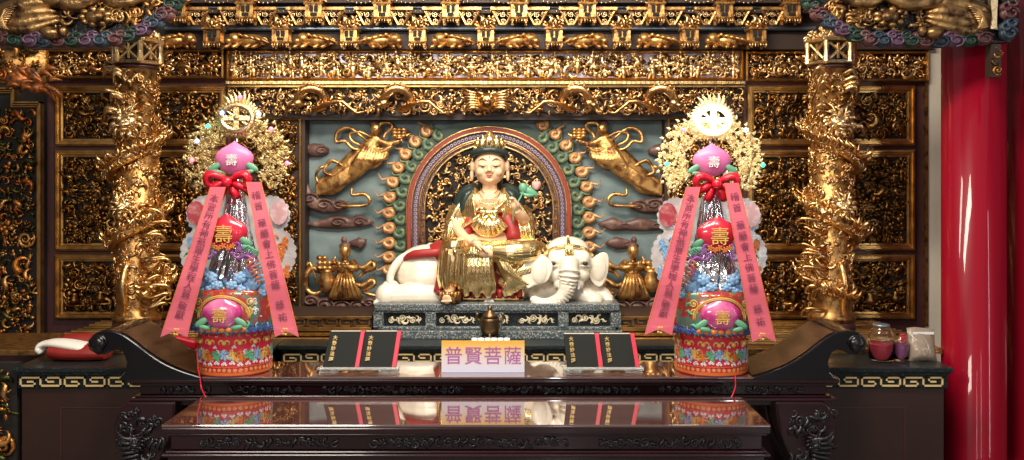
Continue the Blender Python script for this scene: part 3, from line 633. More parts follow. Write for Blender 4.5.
pillar(137, 1, 'gilded dragon-wrapped pillar in front of the left carved panels', 'six-sided gilded lantern capital above the left dragon pillar')
pillar(831, -1, 'gilded dragon-wrapped pillar in front of the right carved panels', 'six-sided gilded lantern capital above the right dragon pillar')

# ------------------------------------------------------------------ dark dragon beams at both top corners
def beam(sgn, lb):
    """outline measured at the right corner and mirrored about the hall's axis for the left one"""
    Y = 5.05
    def q(px, py, d=0):
        if sgn < 0: px = (815-px)+185 if False else 985-px
        return P(px, py, Y+d)
    edge = [(806, -30), (812, 0), (822, 14), (838, 27), (858, 37), (885, 43), (930, 43.5), (975, 43), (1012, 42), (1016, 20), (1014, -30)]
    c0 = q(900, 43); r = root('dragon_beam', (c0[0], Y, c0[2]), lb, 'beam end')
    o = [(q(a, b)[0], q(a, b)[2]) for a, b in edge]
    if sgn < 0: o = o[::-1]
    MB().prism(o, Y, Y+.12).build('backing_board', M['ebcarve'], r, bevel=.006)
    R = random.Random(5+sgn); g = MB()
    def body(pts, rad, d=-.04): g.tube([q(a, b, d-.02*sin(i)) for i, (a, b) in enumerate(pts)], rad, n=9)
    for k, (dy, rr) in enumerate(((0, .045), (9, .05), (17, .05), (24, .04))):
        body([(925, 8+dy*.5), (945, 2+dy), (965, 6+dy), (985, 12+dy*.55), (982, 24)], [.012, rr*.75, rr, rr*.8, .03])
    for k in range(9):
        body([(968+k*1.5, 6+k*2.5), (980+k, 10+k*2), (984-k, 20+k*1.2)], [.006, .012, .004], -.11)
    body([(878, -8), (905, 3), (930, 1), (952, -4)], [.03, .045, .04, .03]); body([(840, -3), (858, 2), (875, 1), (886, -6)], [.02, .03, .03, .02])
    g.ell(q(934, 33, -.1), (.055, .05, .035)); g.ell(q(922, 31, -.1), (.025, .03, .03)); g.ell(q(890, 17, -.08), (.05, .04, .035)); 
    for k in range(9):
        a = k*.7; g.ell(q(890+13*cos(a), 17+7.5*sin(a), -.07), (.024, .022, .018))
    for k in range(26):
        px, py = R.uniform(862, 935), R.uniform(0, 32); g.stamp(TP[R.choice(['leaf', 'hook', 'scroll', 'branch'])], mxz(R.uniform(0, 6), .07+.05*R.random()), q(px, py, -.02))
    g.build('gilt_dragon', M['beamg'], r, smooth=True)
    lace = MB()
    for k in range(60):
        px, py = R.uniform(826, 880), R.uniform(-6, 24)
        if (py-0) > (px-812)*.7: continue
        lace.stamp(TP[R.choice(['scroll', 'hook', 'leaf'])], mxz(R.uniform(0, 6), .06+.04*R.random()), q(px, py, -.0))
    lace.build('lacy_scrolls', M['goldd'], r, smooth=True)
    cols = ['greenp', 'pinkp', 'bluep', 'purple', 'greenp', 'bluep', 'pinkp']
    E = [(812, 4), (820, 14), (830, 22), (842, 29), (855, 35), (868, 39), (882, 40), (896, 40), (910, 40), (924, 40), (938, 40.5), (953, 40), (968, 40), (982, 38)]
    for i, cm in enumerate(('greenp', 'pinkp', 'bluep', 'purple')):
        b = MB()
        for j, (a, e) in enumerate(E):
            if j % 4 != i: continue
            for (dx, dy, rr) in ((0, 1, .052), (-6, -4, .034)):
                c = q(a+dx, e+dy, -.03); t = np.linspace(0, 1, 12); w = 2*pi*1.25*t+j; rad = rr*(1-.72*t)
                b.ell(c, (rr*1.15, .04, rr*.75)); b.tube(np.c_[c[0]+rad*np.cos(w), c[1]-.035-.01*t, c[2]+.7*rad*np.sin(w)], [.006, .008, .006], n=5, k=1)
        b.build({'greenp': 'green_cloud', 'pinkp': 'pink_cloud', 'bluep': 'blue_cloud', 'purple': 'violet_cloud'}[cm]+'_edge', M[cm], r, smooth=True)
    if sgn > 0:                            # upright end strip with cloud curls and the gilt post beside it
        MB().prism([(q(a, b, -.02)[0], q(a, b, -.02)[2]) for a, b in ((988, 30), (994, 30), (996, -30), (988, -30))], Y-.05, Y-.02).build('gilt_strip', M['goldb'], r)
        for (pc, pyy, cm, nm) in ((1008, 14, 'pinkp', 'pink_curl'), (1007, 34, 'bluep', 'blue_curl'), (1009, -2, 'greenp', 'green_curl')):
            b = MB()
            for (dx, dy, rr) in ((0, 0, .05), (2, -10, .04), (-4, -6, .035)):
                c = q(pc+dx, pyy+dy, -.03); t = np.linspace(0, 1, 12); w = 2*pi*1.25*t; rad = rr*(1-.72*t)
                b.ell(c, (rr, .03, rr*.8)); b.tube(np.c_[c[0]+rad*np.cos(w), c[1]-.028-.02*t, c[2]+.8*rad*np.sin(w)], [.008, .01, .008], n=5, k=1)
            b.build(nm, M[cm], r, smooth=True)
beam(1, 'dark beam end with gilt dragon and coloured cloud edge, before the red columns'); beam(-1, 'dark beam end with gilt dragon and cloud edge in the upper left corner')
r = root('gilt_drop', (X(996, 5.0), 5.0, Z(77, 5.0)), 'short dark gilt drop hanging under the right beam end against the red column', 'drop ornament')
MB().span(X(991, 5.0), X(1001, 5.0), 5.0, 5.06, Z(77, 5.0), Z(44, 5.0)).build('board', M['darkbr'], r)
c = MB(); carve(c, X(991, 5.0), X(1001, 5.0), Z(77, 5.0), Z(45, 5.0), 5.0, .05, FOL, 3); c.build('relief', M['golda'], r, smooth=True)

# ------------------------------------------------------------------ red columns
def column(pxl, pxr, Y, nm, lb):
    x = (X(pxl, Y)+X(pxr, Y))/2; rad = (X(pxr, Y)-X(pxl, Y))/2
    o = MB().lathe([(rad*1.25, 0), (rad*1.3, .1), (rad*1.1, .2), (rad, .24), (rad, 5.0)], (x, Y, 0), n=64).build(nm, M['red'], smooth=True)
    tag(o, lb, 'column')
column(944, 1003, 5.35, 'red_column', 'glossy red lacquered column beside the cream wall strip')
column(1003, 1112, 5.5, 'red_column', 'nearer thick red lacquered column cut by the right edge of the view')

# ------------------------------------------------------------------ niche
YB = 6.56
r = tag(MB().span(X(288, YB)-.1, X(682, YB)+.1, YB, YB+.05, .84, Z(100, YB)).build('niche_backdrop', M['teal']), 'weathered teal backboard of the niche behind the seated figure', 'backboard')
m = MB(); m.span(X(302, YS), X(305, YS), YS-.0, YB, .84, Z(118, YS)); m.span(X(665, YS), X(668, YS), YS, YB, .84, Z(118, YS))
m.span(X(302, YS), X(668, YS), YS, YB, Z(118, YS), Z(112, YS)); struct('trim_11', m, M['darkbr'])
def cloudlet(pts, lb, Y=YB-.03, mt='cloud', r0=.035):
    r = MB(); q = [P(a, b, Y) for a, b, *_ in pts]; rad = [c for *_, c in pts]
    r.tube(q, rad, n=10, flat=.6)
    for (a, b, c) in pts[::2]:
        t = np.linspace(0, 1, 14); w = 2*pi*1.3*t; e = c*.95*(1-.8*t); o = P(a, b, Y-c*.55)
        r.tube(np.c_[o[0]+1.3*e*np.cos(w), o[1]-.006+0*t, o[2]+.75*e*np.sin(w)], c*.12, n=5, k=1)
    tag(r.build('painted_cloud', M[mt], smooth=True), lb, 'cloud relief')
cloudlet([(303, 149, .02), (313, 150, .05), (322, 150, .045), (329, 151, .012)], 'small brown cloud above the left flying figure feet')
cloudlet([(648, 151, .012), (655, 151, .045), (664, 150, .05), (672, 149, .02)], 'small brown cloud right of the right flying figure')
cloudlet([(305, 224, .008), (322, 224, .03), (338, 222, .05), (350, 223, .035), (360, 221, .045), (374, 223, .008)], 'long brown cloud under the left flying figure')
cloudlet([(598, 224, .008), (612, 224, .05), (625, 226, .03), (640, 224, .05), (656, 226, .03), (668, 227, .008)], 'long brown cloud under the right flying figure')
cloudlet([(349, 243, .012), (360, 243, .045), (366, 240, .012)], 'small pinkish cloud beside the left kneeling attendant')
cloudlet([(606, 243, .012), (616, 243, .045), (628, 244, .03), (634, 246, .01)], 'small pinkish cloud beside the right kneeling attendant')
# flying figures in relief
def flying(mr, lb):
    Y = YB-.06
    def q(a, b, d=0): return P((978-a) if mr else a, b, Y+d)
    c = q(352, 165); r = root('flying_figure', (c[0], YB, c[2]), lb, 'relief figure')
    b = MB()
    b.tube([q(376, 136), q(370, 148), q(362, 160)], [.05, .07, .07], n=12, flat=.7)           # torso
    b.tube([q(364, 156), q(352, 167), q(338, 178), q(322, 187), q(316, 189)], [.095, .095, .075, .06, .03], n=12, flat=.55)   # hips to feet
    b.tube([q(350, 172), q(335, 188), q(322, 193)], [.04, .045, .02], n=10, flat=.6)
    b.tube([q(378, 140, -.01), q(388, 144, -.03), q(399, 141, -.04)], [.026, .022, .016], n=8); b.tube([q(370, 141), q(379, 152, -.04), q(392, 146, -.05)], [.026, .022, .014], n=8)
    b.ell(q(376, 129, -.03), (.04, .042, .046), n=12, m=9); b.tube([q(376, 132), q(375, 136)], .018, n=8)
    for k in range(5): b.tube([q(399+k*.6, 141, -.05), q(402+k*.4, 139+k, -.055)], .005, n=4)   # fingers
    b.build('body', M['apsara'], r, smooth=True, vox=.006, sm=1)
    h = MB(); h.ell(q(374.5, 124, -.02), (.04, .038, .03)); h.ell(q(374, 120, -.02), (.018, .02, .022)); h.ell(q(379, 124.5, -.03), (.01, .012, .02)); h.build('hair_knot', M['cloud'], r, smooth=True)
    f = MB()
    for k in range(2): f.ell(q(375+3.4*k, 128.5, -.072), (.007, .004, .003), n=6, m=4)
    f.ell(q(377, 131.8, -.07), (.007, .004, .003), n=6, m=4); f.build('eyes_and_mouth', M['ink'], r)
    s = MB()                                # swinging skirt with fold ridges
    for k in range(19):
        u = k/18; a0 = (364+24*u, 146+2*u); a1 = (356+30*u, 158+6*u-6*u*u); a2 = (340+44*u-6*u*u, 186-22*u-8*u*u)
        s.tube([q(*a0, -.03), q(*a1, -.05-.012*(k % 2)), q(*a2, -.035)], [.010, .014+.004*(k % 2), .010], n=7)
    for k in range(8):
        u = k/7; s.tube([q(362-4*u, 158+10*u, -.03), q(340, 174+10*u, -.05), q(316, 186+9*u, -.03)], [.014, .018, .012], n=7)
    s.tube([q(372, 150, -.02), q(372, 160, -.02), q(366, 166, -.02)], [.06, .075, .03], n=10, flat=.5); s.build('skirt', M['apsara'], r, smooth=True, vox=.006, sm=1)
    w = MB()
    for pts, rad in (([(368, 142), (350, 128), (338, 132), (336, 142), (345, 141), (352, 148), (360, 150)], .013), ([(372, 138), (360, 132), (350, 134), (352, 141), (362, 146)], .011), ([(381, 134), (380, 124), (390, 123), (392, 128), (386, 133), (383, 139)], .012),
                     ([(352, 188), (352, 195), (364, 194), (370, 200), (366, 205), (354, 206), (336, 206)], .013), ([(346, 168), (332, 160), (326, 166), (320, 168), (316, 175), (318, 183)], .012), ([(334, 176), (324, 172), (330, 162), (340, 163)], .012)):
        w.tube([q(a, e, -.03-.01*(i % 2)) for i, (a, e) in enumerate(pts)], [rad*.7, rad*1.2, rad, rad*.9], n=6)
    w.build('scarf', M['apsara'], r, smooth=True)
    t = MB(); t.ell(q(399, 138, -.04), (.035, .03, .012))
    for k in range(9): t.ell(q(399+(k % 3-1)*4.5, 136-(k//3)*3.2, -.05), (.022, .02, .015), n=7, m=5)
    t.tube([q(405, 137, -.04), q(411, 133, -.04)], [.02, .004], n=6); t.build('flower_dish', M['apsara'], r, smooth=True)
    cl = MB(); cl.tube([q(304, 184), q(308, 198), q(320, 205), q(338, 206), q(350, 204)], [.03, .055, .055, .045, .02], n=10, flat=.5)
    for a, e in ((310, 198), (324, 204), (340, 205)):
        tt = np.linspace(0, 1, 14); ww = 8*tt; e2 = .05*(1-.8*tt); o = q(a, e, -.03); cl.tube(np.c_[o[0]+1.2*e2*np.cos(ww), o[1]-.004+0*tt, o[2]+.8*e2*np.sin(ww)], .007, n=5, k=1)
    cl.build('cloud_seat', M['cloud'], r, smooth=True)
flying(False, 'golden flying celestial figure holding a flower dish, on the teal board left of the halo'); flying(True, 'golden flying celestial figure holding a flower dish, on the teal board right of the halo')
def attendant(mr, lb):
    Y = YB-.10
    def q(a, b, d=0): return P((978-a) if mr else a, b, Y+d)
    c = q(343, 298); r = root('kneeling_attendant', (c[0], YB, c[2]), lb, 'relief figure'); b = MB()
    b.ell(q(345, 292), (.11, .09, .075)); b.tube([q(345, 292), q(345, 275), q(345, 262)], [.10, .065, .05], n=12, flat=.8); b.tube([q(345, 262), q(345, 256)], .022, n=8); b.ell(q(345, 251, -.03), (.042, .044, .05), n=12, m=9)
    for s, e in ((-1, (333, 268)), (1, (356, 268))): b.tube([q(345+s*7, 262), q(*e, -.05), q(345+s*1-3, 266, -.10)], [.03, .03, .016], n=8)
    for k in range(5): b.tube([q(341+k*1.3, 266, -.1), q(340.5+k*1.4, 263, -.115)], .005, n=4)
    b.build('body', M['apsara'], r, smooth=True, vox=.007, sm=1)
    h = MB(); h.ell(q(345, 246, -.015), (.043, .042, .03)); h.ell(q(344, 240, -.01), (.022, .024, .026)); h.build('topknot', M['cloud'], r, smooth=True)
    f = MB()
    for k in (-1, 1): f.ell(q(345+k*2.5, 251, -.076), (.006, .004, .003), n=6, m=4)
    f.ell(q(345, 254.6, -.072), (.006, .004, .0025), n=6, m=4); f.build('eyes_and_mouth', M['ink'], r)
    s = MB()
    for k in range(12):
        u = k/11; s.tube([q(339+12*u, 274, -.06), q(336+18*u, 283, -.09-.015*(k % 2)), q(330+31*u, 299, -.08)], [.012, .014, .02], n=6)
    s.build('robe_folds', M['apsara'], r, smooth=True)
    w = MB()
    for pts, rad in (([(334, 270), (322, 272), (312, 268), (306, 276), (306, 288), (314, 294), (324, 290)], .02), ([(350, 262), (362, 268), (372, 262), (374, 268), (364, 272), (358, 278)], .018), ([(352, 282), (362, 286), (372, 280), (374, 285), (362, 292)], .018), ([(362, 292), (372, 295), (380, 296)], .012), ([(318, 284), (310, 262), (306, 268)], .012)):
        w.tube([q(a, e, -.02-.012*(i % 2)) for i, (a, e) in enumerate(pts)], [rad*.7, rad*1.2, rad, rad*.6], n=7)
    w.build('scarf', M['apsara'], r, smooth=True)
    t = MB(); o = q(327, 279, -.05); t.lathe([(.03, -.09), (.055, -.05), (.06, 0), (.035, .05), (.045, .065)], o, n=14)
    for k in range(10): t.ell(q(327+(k % 4-1.5)*5, 268-(k//4)*5, -.06), (.024, .022, .019), n=7, m=5)
    for k in (-1, 1): t.tube([q(327+k*6, 262, -.05), q(327+k*9, 256, -.05)], [.016, .003], n=5)
    t.build('flower_vase', M['apsara'], r, smooth=True)
    cl = MB()
    for a, e, rr in ((312, 300, .06), (326, 304, .075), (342, 306, .08), (358, 305, .07), (370, 302, .05), (334, 311, .05), (350, 312, .05)):
        o = q(a, e, -.02); cl.ell(o, (rr, .06, rr*.7)); tt = np.linspace(0, 1, 16); ww = 8.5*tt; e2 = rr*.9*(1-.85*tt)
        cl.tube(np.c_[o[0]+e2*np.cos(ww), o[1]-.055-.01*tt, o[2]+.7*e2*np.sin(ww)], .008, n=5, k=1)
    cl.build('cloud_seat', M['cloud'], r, smooth=True)
attendant(False, 'bronze-gold kneeling attendant with a vase of flowers, on clouds left of the elephant'); attendant(True, 'bronze-gold kneeling attendant with a vase of flowers, on clouds right of the elephant')

# ------------------------------------------------------------------ halo
HY = YB-.08; hc = P(489, 209, HY)
def arc(rpx, n=60, y=0, foot=262):
    R_ = rpx*HY/F; a = np.linspace(pi, 0, n)
    pts = [V(hc[0]-R_, hc[1]+y, Z(foot, HY))]+[V(hc[0]+R_*cos(t), hc[1]+y, hc[2]+R_*sin(t)) for t in a]+[V(hc[0]+R_, hc[1]+y, Z(foot, HY))]
    return np.array(pts)
r = root('arched_halo', (hc[0], YB, Z(262, HY)), 'arched red and purple halo edged with flame curls behind the seated figure', 'halo')
def band(r0, r1, y0, y1):
    a, b = arc(r0), arc(r1); n = len(a); v = np.vstack([a+V(0, y0, 0), b+V(0, y0, 0), b+V(0, y1, 0), a+V(0, y1, 0)]); f = []
    for i in range(n-1):
        for k in range(4): f.append((k*n+i, k*n+i+1, ((k+1) % 4)*n+i+1, ((k+1) % 4)*n+i))
    return MB().add(v, f)
band(77, 82, -.03, .05).build('red_rim', M['redp'], r, bevel=.004); band(69.5, 77, -.012, .05).build('beaded_band', M['purple'], r); band(64, 69.5, 0, .05).build('lace_band', M['lace'], r); 
MB().prism([(p[0], p[2]) for p in arc(64)], HY+.02, HY+.05).build('black_ground', M['dark'], r)
b = MB(); A = arc(73.2, 200)
L = np.r_[0, np.cumsum(np.linalg.norm(np.diff(A, axis=0), axis=1))]
for t in np.arange(0, L[-1], .029):
    p = V(*[np.interp(t, L, A[:, k]) for k in range(3)])
    tt = np.linspace(0, 2*pi, 9); b.tube(np.c_[p[0]+.0095*np.cos(tt), p[1]-.018+0*tt, p[2]+.0095*np.sin(tt)], .0035, n=4, k=1, caps=False)
b.build('ring_beads', M['bead'], r, smooth=True)
b = MB()
for q, rad in ((77.2, .006), (69.5, .006), (64, .006), (67.8, .003), (82, .006)): b.tube(arc(q, y=-.03), rad, n=6, k=1)
b.build('gilt_beading', M['gold'], r, smooth=True)
b = MB(); A = arc(66.6, 200); R = random.Random(9)
for t in np.arange(0, L[-1]*.86, .03):
    p = V(*[np.interp(t/.86, L, A[:, k]) for k in range(3)]); b.stamp(TP[R.choice(['scroll', 'hook', 'flower'])], mxz(R.uniform(0, 6), .04), p+V(R.uniform(-.006, .006), 0, R.uniform(-.006, .006)))
b.build('lace_scrolls', M['lace'], r, smooth=True)
b = MB(); ins = lambda x, z: (z < hc[2] and abs(x-hc[0]) < 62*HY/F) or math.hypot(x-hc[0], z-hc[2]) < 62*HY/F
carve(b, hc[0]-.45, hc[0]+.45, Z(262, HY), hc[2]+.45, HY+.02, .045, ['scroll', 'hook', 'leaf', 'flower', 'hook'], 77, (1.0, 1.7), inside=ins); b.build('gold_vine_openwork', M['gold'], r, smooth=True)
M['dgrn'] = mat('deep_green_paint', (.03, .06, .045), .5)
band(82, 92, .02, .05).build('green_outer_band', M['dgrn'], r)
def flame(th, rr, size, m, nm):
    """teardrop curl, tail pointing out"""
    q = MB(); t = np.linspace(0, 1, 16); w = -0.4+7.2*t; e = size*.5*(1-.78*t)
    u = V(cos(th), 0, sin(th)); s = 1 if cos(th) > 0 else -1; v = V(-sin(th)*s, 0, cos(th)*s)
    c = hc+u*rr if abs(th-pi/2) < 5 else hc
    if sin(th) < 0: c = V(hc[0]+s*rr, hc[1], hc[2]+rr*sin(th)); u = V(s, 0, 0); v = V(0, 0, 1)
    c = c+V(0, .03, 0)
    pts = [c+u*size*1.5+v*size*.35, c+u*size*1.05-v*size*.12]+[c+u*a*cos(b)-v*a*sin(b)*.9+V(0, -.012*k/16, 0) for k, (a, b) in enumerate(zip(e, w))]
    q.tube(pts, [.003, size*.24, size*.27, size*.22, size*.15, size*.11], n=7, k=1); q.ell(c+V(0, .01, 0), (size*.62, .02, size*.5))
    return q
th = [(-.62+.155*k) for k in range(29)]
for k, a in enumerate(th):
    if 1.05 < a < 2.09: continue
    if a > pi+.62: continue
    flame(a, (88 if k % 2 else 89)*HY/F, .088, 'grn', 'f').build('green_flame', M['grn'], r, smooth=True)
    flame(a+.075, 100*HY/F, .082, 'orn', 'f').build('ochre_flame', M['orn'], r, smooth=True)
# ================================================================== granite plinth, elephant, seated figure
YP = 5.88
def plinth():
    r = root('granite_plinth', (X(497, YP), YP, .85), 'speckled blue-grey granite plinth with gold scroll panels under the white elephant', 'plinth')
    x0, x1 = X(376, YP), X(618, YP); zt = Z(304, YP); w = lambda e: (x0+e, x1-e)
    b = MB(); 
    for (e, za, zb_, yo) in ((-.012, Z(311, YP), zt, 0), (.01, Z(313.5, YP), Z(311, YP), .015), (.0, .85, Z(334, YP)+.0, .0), (-.03, .85, Z(330.5, YP), -.02), (.012, Z(330.5, YP), Z(327, YP), .015)):
        b.span(*w(e), YP+yo, 6.46, za, zb_)
    b.build('stone_slabs', M['granb'], r, bevel=.006)
    MB().span(*w(.035), YP+.04, 6.44, Z(328, YP), Z(312, YP)).build('recessed_waist', M['granite'], r)
    for k, px in enumerate((378, 430.5, 497, 563.5, 616)):
        u = X(px, YP); d = .035; g = MB().span(u-d, u+d, YP+.012, YP+.06, Z(328, YP), Z(312, YP)); g.build('waist_block', M['granb'], r, bevel=.006)
    R = random.Random(3)
    for (a, e) in ((386, 424), (437, 478), (484, 489+22), (517, 557), (570, 609)):
        m0 = (a+e)/2; n = 9; c = MB()
        for k in range(n):
            px = a+3+(e-a-6)*(k+.5)/n; s = .034+.014*(1-abs(k-n//2)/(n/2))
            c.stamp(TP[('scroll', 'hook', 'leaf')[k % 3]], mxz(R.uniform(0, 6), s*1.25, 1, .3), V(X(px, YP), YP+.038, Z(320+1.3*(-1)**k, YP)))
        c.build('inlaid_scroll', M['cream'], r, smooth=True)
plinth()
EY = 6.2
def q(px, py, d=0.): return P(px, py, EY)+V(0, d, 0)
E = root('white_elephant', tuple(q(497, 303)), 'reclining white elephant with gold head harness carrying the seated figure', 'elephant statue')
e = MB()
zf = Z(304, YP)+.004                     # plinth top
e.ell(q(428, 272, .02), (.24, .20, .19), n=20, m=14)      # rump
e.tube([q(428, 272, .06), q(480, 272, .06), q(540, 276, .06), q(568, 272, .02)], [.20, .19, .19, .17], n=18)
e.ell(q(428, 276, -.06), (.17, .13, .12), n=16, m=12)       # hind thigh
e.tube([q(455, 293, -.10), q(420, 292, -.15), q(396, 293, -.15)], [.075, .078, .075], n=14); e.ell(q(389, 293, -.15), (.072, .085, .085), n=14, m=10); e.ell(q(393, 284, -.13), (.06, .06, .045))
for k in range(4): e.ell(q(380.5+k*1.5, 299, -.20+.02*k), .022, n=8, m=6)
# chest, fore legs folded forward
e.ell(q(556, 285, .02), (.20, .17, .13), n=16, m=12)
e.tube([q(566, 286, -.02), q(584, 294, -.10), q(591, 297, -.12)], [.09, .065, .055], n=14); e.ell(q(592, 297, -.13), (.07, .08, .05), n=14, m=10)
e.tube([q(575, 282, .04), q(598, 292, -.02), q(605, 296, -.06)], [.09, .06, .05], n=14); e.ell(q(605, 297.5, -.06), (.055, .07, .045), n=14, m=10)
for cx, dd in ((592, -.13), (605, -.06)):
    for k in range(3): e.ell(q(cx-5+k*5.2, 300, dd-.06), (.018, .018, .02), n=8, m=6)
e.tube([q(545, 285, -.02), q(537, 294, -.09), q(535, 298, -.10)], [.08, .06, .05], n=14)
# head
e.ell(q(567, 262, -.07), (.175, .16, .155), n=20, m=14); e.ell(q(567, 250, -.06), (.15, .13, .10), n=16, m=12)
for s in (-1, 1): e.ell(q(567+s*13, 256, -.17), (.06, .05, .055), n=12, m=9); e.ell(q(567+s*12, 272, -.17), (.06, .05, .05), n=12, m=9); e.ell(q(567+s*10, 281, -.18), (.035, .04, .035))
tr = [q(567, 258, -.20), q(567, 268, -.245), q(566, 279, -.25), q(564, 287, -.25), q(559, 294, -.25), q(550, 298.5, -.25), q(540, 299, -.24), q(534, 295.5, -.24), (q(532.5, 291.5, -.235))]
e.tube(tr, [.068, .06, .048, .043, .040, .037, .033, .029, .02], n=16)
sp = smooth_path(np.array(tr), 6)
for i in range(6, len(sp)-3, 2):
    T_ = sp[i+1]-sp[i]; T_ /= np.linalg.norm(T_); rr = np.interp(i/len(sp), np.linspace(0, 1, 9), [.075, .068, .055, .05, .046, .042, .036, .03, .02])
    e.tube([sp[i]-T_*.004, sp[i]+T_*.004], rr*1.12, n=16, k=1)
body = e.build('body', M['ivory'], E, smooth=True, vox=.0065, sm=3)
def ear(s, pts, cx, cy, d):
    b = MB(); o = [(q(a, c)[0], q(a, c)[2]) for a, c in smooth_path(np.array(pts+pts[:1], float), 4)[:-1]]
    b.prism(o, EY+d-.01, EY+d+.012); b.ell(q(cx, cy, d-.01), (.055, .02, .09))
    ob = b.build('ear', M['ivory'], E, smooth=True, vox=.006, sm=3); return ob
ear(-1, [(546, 254), (538, 250), (529, 254), (523, 263), (521, 272), (524, 278), (527, 284), (533, 281), (541, 279), (547, 275), (551, 262)], 538, 266, -.27)
ear(1, [(592, 256), (600, 251), (606, 253), (607, 263), (605, 275), (600, 284), (595, 284), (590, 279), (587, 273), (585, 262)], 597, 266, -.11)
t = MB(); t.tube([q(410, 252, -.06), q(402, 258, -.10), q(395, 268, -.13), q(393, 278, -.15), q(398, 284, -.17), q(412, 285, -.20)], [.016, .026, .028, .026, .02, .012], n=10); t.build('tail', M['ivory'], E, smooth=True)
t = MB()
for s in (-1, 1): t.ell(q(567+s*15.5, 260.5, -.228), (.017, .010, .011), n=10, m=8)
t.build('eyes', M['ink'], E, smooth=True)
t = MB()
for s in (-1, 1):
    for k, o in enumerate((-3.2, 2.6)): t.tube([q(567+s*11, 261+o*.5, -.222), q(567+s*15.5, 260.5+o, -.226), q(567+s*20, 262+o*.4, -.20)], .004, n=5)
t.build('eyelids', M['ivory'], E, smooth=True)
for s in (-1, 1): MB().tube([q(567+s*8.5, 280, -.20), q(567+s*9.2, 283, -.225), q(567+s*8.8, 285.5, -.245)], [.013, .011, .003], n=8).build('tusk', M['china'], E, smooth=True)
t = MB(); t.tube([q(544, 254, -.12), q(552, 246.5, -.175), q(567, 243.5, -.195), q(582, 246.5, -.175), q(591, 254, -.11)], .0125, n=8, flat=.6)
t.tube([q(567, 243.5, -.19), q(567, 240, -.15), q(567, 237.5, -.08)], .014, n=8)
t.prism([(q(a, b)[0], q(a, b)[2]) for a, b in ((563, 245), (571, 245), (571.5, 254), (567, 259.5), (562.5, 254))], EY-.235, EY-.17); t.ell(q(567, 250, -.235), (.018, .012, .022)); t.ell(q(567, 237, -.07), (.022, .022, .02))
t.build('gold_head_harness', M['robe'], E, smooth=False, bevel=.003)
t = MB(); t.tube([q(404, 259, -.09), q(417, 252.5, -.16), q(445, 250, -.18)], [.012, .03, .03], n=8, flat=.5)
t.ell(q(446, 258, .02), (.17, .17, .125), n=18, m=12); t.build('crimson_saddle_cloth', M['crimson'], E, smooth=True)

# seat block between elephant and figure
r = root('throne_block', tuple(q(493, 303, -.2)), 'crimson throne block with gold edging and a white disc at its foot', 'throne')
MB().span(q(464, 0)[0], q(521, 0)[0], EY-.16, EY+.2, zf, q(0, 246)[2]).build('crimson_core', M['crimson'], r, bevel=.01)
b = MB(); xa, xb = q(461, 0)[0], q(524, 0)[0]
b.span(xa, xb, EY-.19, EY-.12, zf, zf+.035); b.span(xb-.045, xb, EY-.19, EY-.12, zf, q(0, 262)[2]); b.span(xa, xa+.035, EY-.19, EY-.12, zf, q(0, 262)[2]); b.build('gold_edging', M['robe'], r, bevel=.008)
MB().lathe([(0, -.016), (.032, -.014), (.036, 0), (.036, .02)], (0, 0, 0), n=24).v and None
t = MB(); v = MB().lathe([(0.0, -.016), (.030, -.014), (.036, -.004), (.036, .02)], n=24); vv = rot(np.vstack(v.v), rx=pi/2)*np.array([1, 1, 1]); t.add(vv*np.array([1, -1, 1])*-1+(q(490, 299.5)+V(0, -.2, 0)), v.f); t.build('white_disc', M['china'], r, smooth=True)
# lotus bowl
def lotus(c, rad, h, nm, lb, cat, mt):
    r = root(nm, tuple(c), lb, cat); b = MB().lathe([(rad*.55, 0), (rad*.9, h*.2), (rad, h*.5), (rad*.85, h*.85), (rad*.6, h*.95), (0, h*.95)], c, n=24); b.build('bowl', M[mt], r, smooth=True)
    p = MB()
    for j in range(2):
        for k in range(12):
            a = (k+.5*j)*pi/6; p.ell(V(*c)+V(rad*.88*cos(a), rad*.88*sin(a), h*(.35+.33*j)), (rad*.12, rad*.24, h*.30), rz=a, n=8, m=6)
    p.build('petals', M[mt], r, smooth=True); return r
c = q(453, 303, -.30); lotus((c[0], c[1], zf), .072, .082, 'lotus_footrest', 'dark gold lotus bowl under the foot of the seated figure', 'footrest', 'goldd')

# ---- seated figure
S = root('seated_bodhisattva', tuple(q(490, 262)), 'seated figure with gold robe, black hair, gilt crown and one lowered leg, on the elephant', 'statue')
b = MB(); D = -.06
# pelvis first: one continuous body
b.ell(q(490, 240, D), (.17, .14, .10), n=16, m=12)
b.tube([q(490, 240, D), q(490, 222, D), q(490, 206, D), q(490, 196, D-.01), q(490, 189, D-.01)], [.135, .115, .135, .125, .05], n=18, flat=.75)
b.ell(q(480, 200, D-.055), (.07, .05, .05)); b.ell(q(500, 200, D-.055), (.07, .05, .05))
b.tube([q(490, 192, D-.01), q(490, 182, D-.02)], [.052, .05], n=14)
b.ell(q(490, 167, D-.02), (.108, .115, .125), n=22, m=16); b.ell(q(490, 173, D-.04), (.095, .09, .085), n=18, m=12)   # head and jaw
b.ell(q(490, 180.2, D-.105), (.03, .025, .02))
b.tube([q(490, 163, D-.128), q(490, 168, D-.142), q(490, 171.5, D-.150)], [.011, .013, .017], n=8)                      # nose
for s in (-1, 1):
    b.ell(q(490+s*3.0, 171.8, D-.138), .009); b.ell(q(490+s*6.6, 165, D-.112), (.03, .018, .013)); b.ell(q(490+s*8, 172, D-.098), (.035, .03, .03))
    b.ell(q(490+s*17.4, 166, D+.0), (.016, .03, .045)); b.ell(q(490+s*17.8, 175, D+.0), (.014, .02, .045))       # long ear lobes
b.ell(q(490, 175.6, D-.122), (.016, .012, .005)); b.ell(q(490, 177.0, D-.119), (.013, .012, .005))
